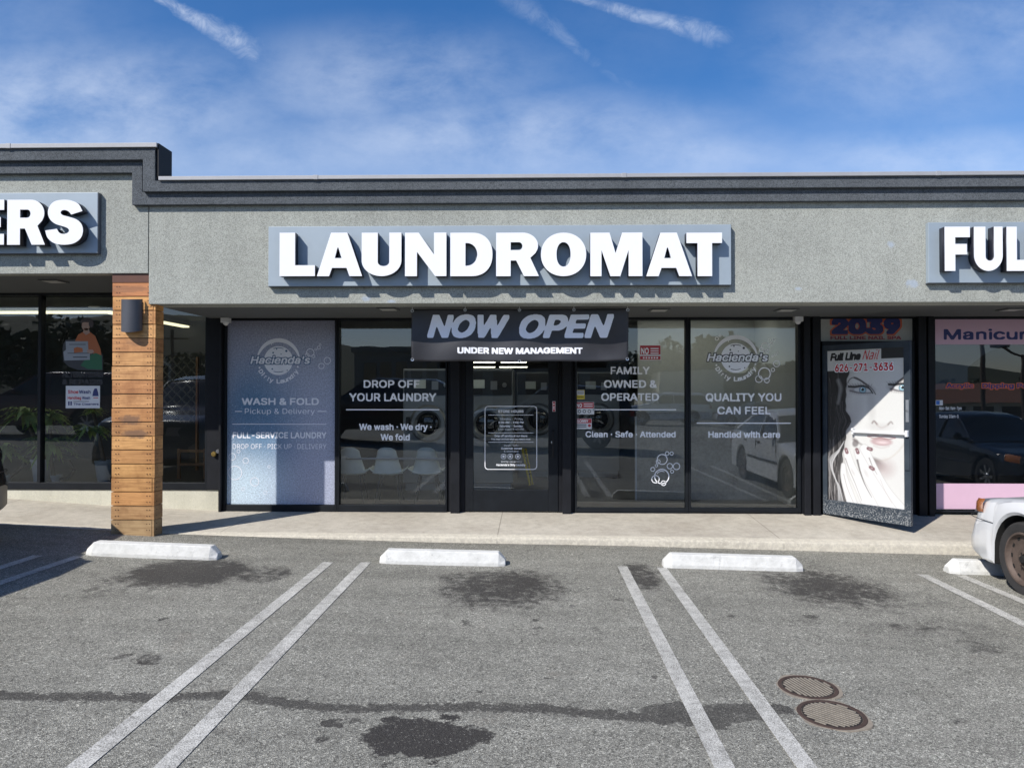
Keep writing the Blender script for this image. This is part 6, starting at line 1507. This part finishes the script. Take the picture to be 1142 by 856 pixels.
def tree(px, pyt, Y, rx, lab, crown=None):
    x = vX(px, Y); zg = lot_z(x, Y) - .3; zt = vZ(pyt, Y); h = zt - zg; t = thing('broadleaf_tree', (x, Y, zg), lab, 'tree', 'trees beyond the parking lot')
    mb = MB(); mb.tube([(x, Y, zg), (x + .1, Y, zg + h * .35), (x - .1, Y, zg + h * .7)], [h * .03, h * .022, h * .01], 8)
    for i in range(6):
        a = random.uniform(0, 6.28); z0 = zg + h * random.uniform(.3, .55); mb.tube([(x, Y, z0), (x + rx * .6 * math.cos(a), Y + rx * .6 * math.sin(a), z0 + h * .25)], [h * .014, h * .004], 6)
    build('trunk', mb, M['bark'], t)
    mb = MB(); cl = [(random.gauss(0, .42), random.gauss(0, .42), random.uniform(.42, .93)) for _ in range(26)]
    for (a, b, c) in cl:
        rr = rx * random.uniform(.22, .42)
        for k_ in range(75):
            u = Vector((random.gauss(0, 1), random.gauss(0, 1), random.gauss(0, 1))).normalized() * rr * random.uniform(.5, 1); p = Vector((x + a * rx, Y + b * rx, zg + c * h)) + Vector((u.x, u.y, u.z * .7)); s = random.uniform(.10, .24) * rx / 3
            e1_ = Vector((random.gauss(0, 1), random.gauss(0, 1), random.gauss(0, 1))).normalized() * s; e2_ = e1_.cross(Vector((random.gauss(0, 1), random.gauss(0, 1), random.gauss(0, 1))).normalized()) 
            mb.quad(p - e1_, p - e2_, p + e1_, p + e2_)
    build('crown', mb, M['leafdark'], t)
for px, pyt, Y, rx, lab in ((785, 378, -48, 5, 'tall dark tree mirrored beside the window mullion'), (735, 392, -50, 4.5, 'rounded tree mirrored over the parked white vehicle'), (700, 398, -52, 4, 'lower tree mirrored left of the tall one'),
                            (872, 404, -52, 3, 'small tree mirrored over the boundary building'), (98, 358, -46, 4.5, 'conifer-like tree mirrored above the seamstress picture'), (20, 366, -46, 5, 'broad tree mirrored in the left window'), (60, 372, -43, 4.5, 'dark tree mirrored by the left mullion'),
                            (215, 392, -56, 3, 'small tree mirrored in the narrow window'), (-60, 360, -40, 6, 'broad dark tree far to the left'), (650, 400, -50, 3.6, 'tree mirrored behind the banner end'), (1060, 428, -52, 3.5, 'small tree mirrored behind the terracotta roof'), (1200, 420, -52, 4, 'tree mirrored right of the terracotta roof')):
    tree(px, pyt, Y, rx, lab)
def pole(px, pyt, Y, lab, arms=True):
    x = vX(px, Y); zg = lot_z(x, Y); zt = vZ(pyt, Y); t = thing('street_lamp' if arms else 'utility_pole', (x, Y, zg), lab, 'street lamp' if arms else 'utility pole')
    mb = MB(); mb.tube([(x, Y, zg - .2), (x, Y, zt)], [.13, .09], 10); build('pole', mb, M['pole'], t)
    if arms:
        for sg in (1, -1):
            mb = MB(); mb.tube([(x, Y, zt - .1), (x + sg * .5, Y, zt + .05), (x + sg * .9, Y, zt + .35)], .05, 6); build('arm', mb, M['pole'], t)
            mb = MB(); mb.box(x + sg * .75, x + sg * 1.45, Y - .2, Y + .2, zt + .33, zt + .5); build('lamp_head', mb, M['darkgrey'], t, bevel=.03)
    else:
        mb = MB(); mb.tube([(x - 1.1, Y, zt - .6), (x + 1.1, Y, zt - .6)], .06, 6); build('crossarm', mb, M['pole'], t)
pole(1134, 396, -16, 'twin headed lot lamp mirrored in the nail shop window'); pole(1089, 330, -20, 'brown utility pole mirrored behind the word Manicure', False); pole(188, 366, -30, 'utility pole mirrored in the narrow left window', False)
mb = MB(); hx_ = np.linspace(-420, 420, 120)
for j, (Y, sc_) in enumerate(((-150, 0), (-190, .55), (-240, .9), (-300, 1.0), (-420, .8))):
    for x in hx_:
        H = 16 + 22 * math.exp(-((x + 150) / 110) ** 2) + 5 * math.sin(x * .021) + 3 * math.sin(x * .05 + 1) - 8 * math.exp(-((x - 60) / 60) ** 2)
        mb.v.append((x, Y, -4 + max(2, H + random.uniform(-1, 1)) * sc_))
for j in range(4):
    for i in range(119): a = j * 120 + i; mb.f.append((a, a + 1, a + 121, a + 120)); mb.m.append(0)
o = build('hills', mb, M['hill'], smooth=True); tag(o, 'scrubby hills far behind the lot', None, None, 'structure')

# ------------------------------------------------------------------ sun and sky
SD = Vector((-.95, -1, 1.22)).normalized()
EL = math.asin(SD.z); AZ = math.atan2(SD.x, SD.y)
sl = bpy.data.lights.new('sun', 'SUN'); sl.energy = 5.0; sl.angle = R(.53); sl.color = (1, .955, .89)
so = bpy.data.objects.new('sun', sl); COL.objects.link(so); so.rotation_euler = (-SD).to_track_quat('-Z', 'Y').to_euler()
w = bpy.data.worlds.new('World'); sc.world = w; w.use_nodes = True; nt = w.node_tree; bg = nt.nodes['Background']
sky = nt.nodes.new('ShaderNodeTexSky'); sky.sky_type = 'NISHITA'; sky.sun_disc = False; sky.sun_elevation = EL; sky.sun_rotation = AZ % (2 * math.pi); sky.air_density = 1.0; sky.dust_density = .35; sky.ozone_density = 2.2; sky.altitude = 150
tc = nt.nodes.new('ShaderNodeTexCoord'); dirv = tc.outputs['Generated']; sp = nt.nodes.new('ShaderNodeSeparateXYZ'); lk(nt, dirv, sp.inputs[0])
yy = mth(nt, 'MAXIMUM', mth(nt, 'ABSOLUTE', sp.outputs[1]), .05)
qx = mth(nt, 'DIVIDE', sp.outputs[0], yy); qz = mth(nt, 'DIVIDE', sp.outputs[2], yy)
def q_of(px, py): d = ray(px, py); return d.x / abs(d.y), d.z / abs(d.y)
cq = nt.nodes.new('ShaderNodeCombineXYZ'); lk(nt, qx, cq.inputs[0]); lk(nt, qz, cq.inputs[1])
def smap(v, a, b, c=0, d=1):
    m = nt.nodes.new('ShaderNodeMapRange'); m.interpolation_type = 'SMOOTHSTEP'; lk(nt, v, m.inputs[0]); m.inputs[1].default_value = a; m.inputs[2].default_value = b; m.inputs[3].default_value = c; m.inputs[4].default_value = d; return m.outputs[0]
def streaked(ang, sx, sy, scale, det=8, rg=.62, dist=.6):
    m = nt.nodes.new('ShaderNodeMapping'); m.inputs['Rotation'].default_value = (0, 0, R(ang)); m.inputs['Scale'].default_value = (sx, sy, 1); lk(nt, cq.outputs[0], m.inputs[0])
    return noise(nt, scale, det, rg, m.outputs[0], dist).outputs[0]
n1 = streaked(32, 1, 1.7, 3.0, 8, .58, .15); n2 = streaked(38, 1.0, 2.6, 10, 9, .70, .2); n3 = streaked(15, 1, 1.4, 1.3, 5, .55, .3)
cover_ = None
for px, py, rx, ry, s in ((60, 120, 260, 75, .80), (20, 40, 130, 70, .20), (430, 90, 190, 60, .55), (560, 150, 260, 50, .62), (760, 170, 160, 36, .40), (1000, 60, 160, 90, .42), (1120, 30, 110, 90, .40), (300, 170, 260, 34, .38), (1050, 175, 200, 36, .45), (700, 40, 120, 70, .06)):
    a, b = q_of(px, py); ax, ay = rx / 790, ry / 790
    dx = mth(nt, 'DIVIDE', mth(nt, 'SUBTRACT', qx, a), ax); dz = mth(nt, 'DIVIDE', mth(nt, 'SUBTRACT', qz, b), ay)
    g = smap(mth(nt, 'SQRT', mth(nt, 'ADD', mth(nt, 'MULTIPLY', dx, dx), mth(nt, 'MULTIPLY', dz, dz))), 1.5, 0, 0, s)
    cover_ = g if cover_ is None else mth(nt, 'MAXIMUM', cover_, g)
n4 = streaked(-50, 1, 1.4, 6.5, 8, .62, .2)
tex = mth(nt, 'ADD', mth(nt, 'MULTIPLY', n1, .42), mth(nt, 'ADD', mth(nt, 'MULTIPLY', n2, .18), mth(nt, 'MULTIPLY', n4, .4)))
cl = mth(nt, 'MULTIPLY', smap(tex, .28, .68), mth(nt, 'ADD', cover_, .02))
cl = mth(nt, 'ADD', cl, mth(nt, 'MULTIPLY', smap(n3, .5, .8), .08))
cl = mth(nt, 'ADD', cl, smap(qz, .46, .16, 0, .42))
def trail(p0, p1, w0, w1, s, rough_=.5):
    (ax, az), (bx, bz) = q_of(*p0), q_of(*p1); L2 = (bx - ax) ** 2 + (bz - az) ** 2; L = math.sqrt(L2)
    t_ = mth(nt, 'DIVIDE', mth(nt, 'ADD', mth(nt, 'MULTIPLY', mth(nt, 'SUBTRACT', qx, ax), bx - ax), mth(nt, 'MULTIPLY', mth(nt, 'SUBTRACT', qz, az), bz - az)), L2)
    pd = mth(nt, 'DIVIDE', mth(nt, 'SUBTRACT', mth(nt, 'MULTIPLY', mth(nt, 'SUBTRACT', qx, ax), bz - az), mth(nt, 'MULTIPLY', mth(nt, 'SUBTRACT', qz, az), bx - ax)), L)
    pd = mth(nt, 'ADD', pd, mth(nt, 'MULTIPLY', mth(nt, 'SUBTRACT', n2, .5), .026)); pd = mth(nt, 'ABSOLUTE', pd)
    wd = smap(t_, 0, 1, w0 / 790, w1 / 790); r_ = smap(mth(nt, 'DIVIDE', pd, wd), 1.5, .0)
    e = mth(nt, 'MULTIPLY', smap(t_, -.9, -.2), smap(t_, 1.12, .86)); fr = streaked(10, 1, 1, 26, 5, .7, 1.2)
    return mth(nt, 'MULTIPLY', mth(nt, 'MULTIPLY', r_, e), smap(fr, .3, .7, s * .3, s * 1.15))
for a in (((176, -4), (290, 62), 5, 15, .50), ((620, -8), (806, 42), 5, 11, .42), ((565, -10), (655, 64), 16, 7, .16), ((655, 64), (790, 165), 9, 14, .07)): cl = mth(nt, 'MAXIMUM', cl, mth(nt, 'ADD', trail(*a), mth(nt, 'MULTIPLY', cl, .4)))
cl = mth(nt, 'MULTIPLY', cl, smap(sp.outputs[2], -.02, .05), clamp=True)
hs = nt.nodes.new('ShaderNodeHueSaturation'); hs.inputs['Saturation'].default_value = 1.34; hs.inputs['Value'].default_value = 1.10; lk(nt, mixc(nt, 1, sky.outputs[0], (1.0, .96, 1.03), 'MULTIPLY'), hs.inputs['Color'])
skc = mixc(nt, mth(nt, 'MULTIPLY', cl, .8, clamp=True), hs.outputs[0], (6.9, 7.6, 8.8))
lk(nt, skc, bg.inputs[0]); bg.inputs[1].default_value = .115

sc.view_settings.view_transform = 'Standard'; sc.view_settings.look = 'None'; sc.view_settings.gamma = 1; sc.view_settings.use_curve_mapping = False
sc.view_settings.exposure = 0.13
sc.render.engine = 'CYCLES'; sc.cycles.use_denoising = True; sc.cycles.max_bounces = 8; sc.cycles.transparent_max_bounces = 12; sc.cycles.caustics_reflective = False; sc.cycles.caustics_refractive = False; sc.cycles.sample_clamp_indirect = 6
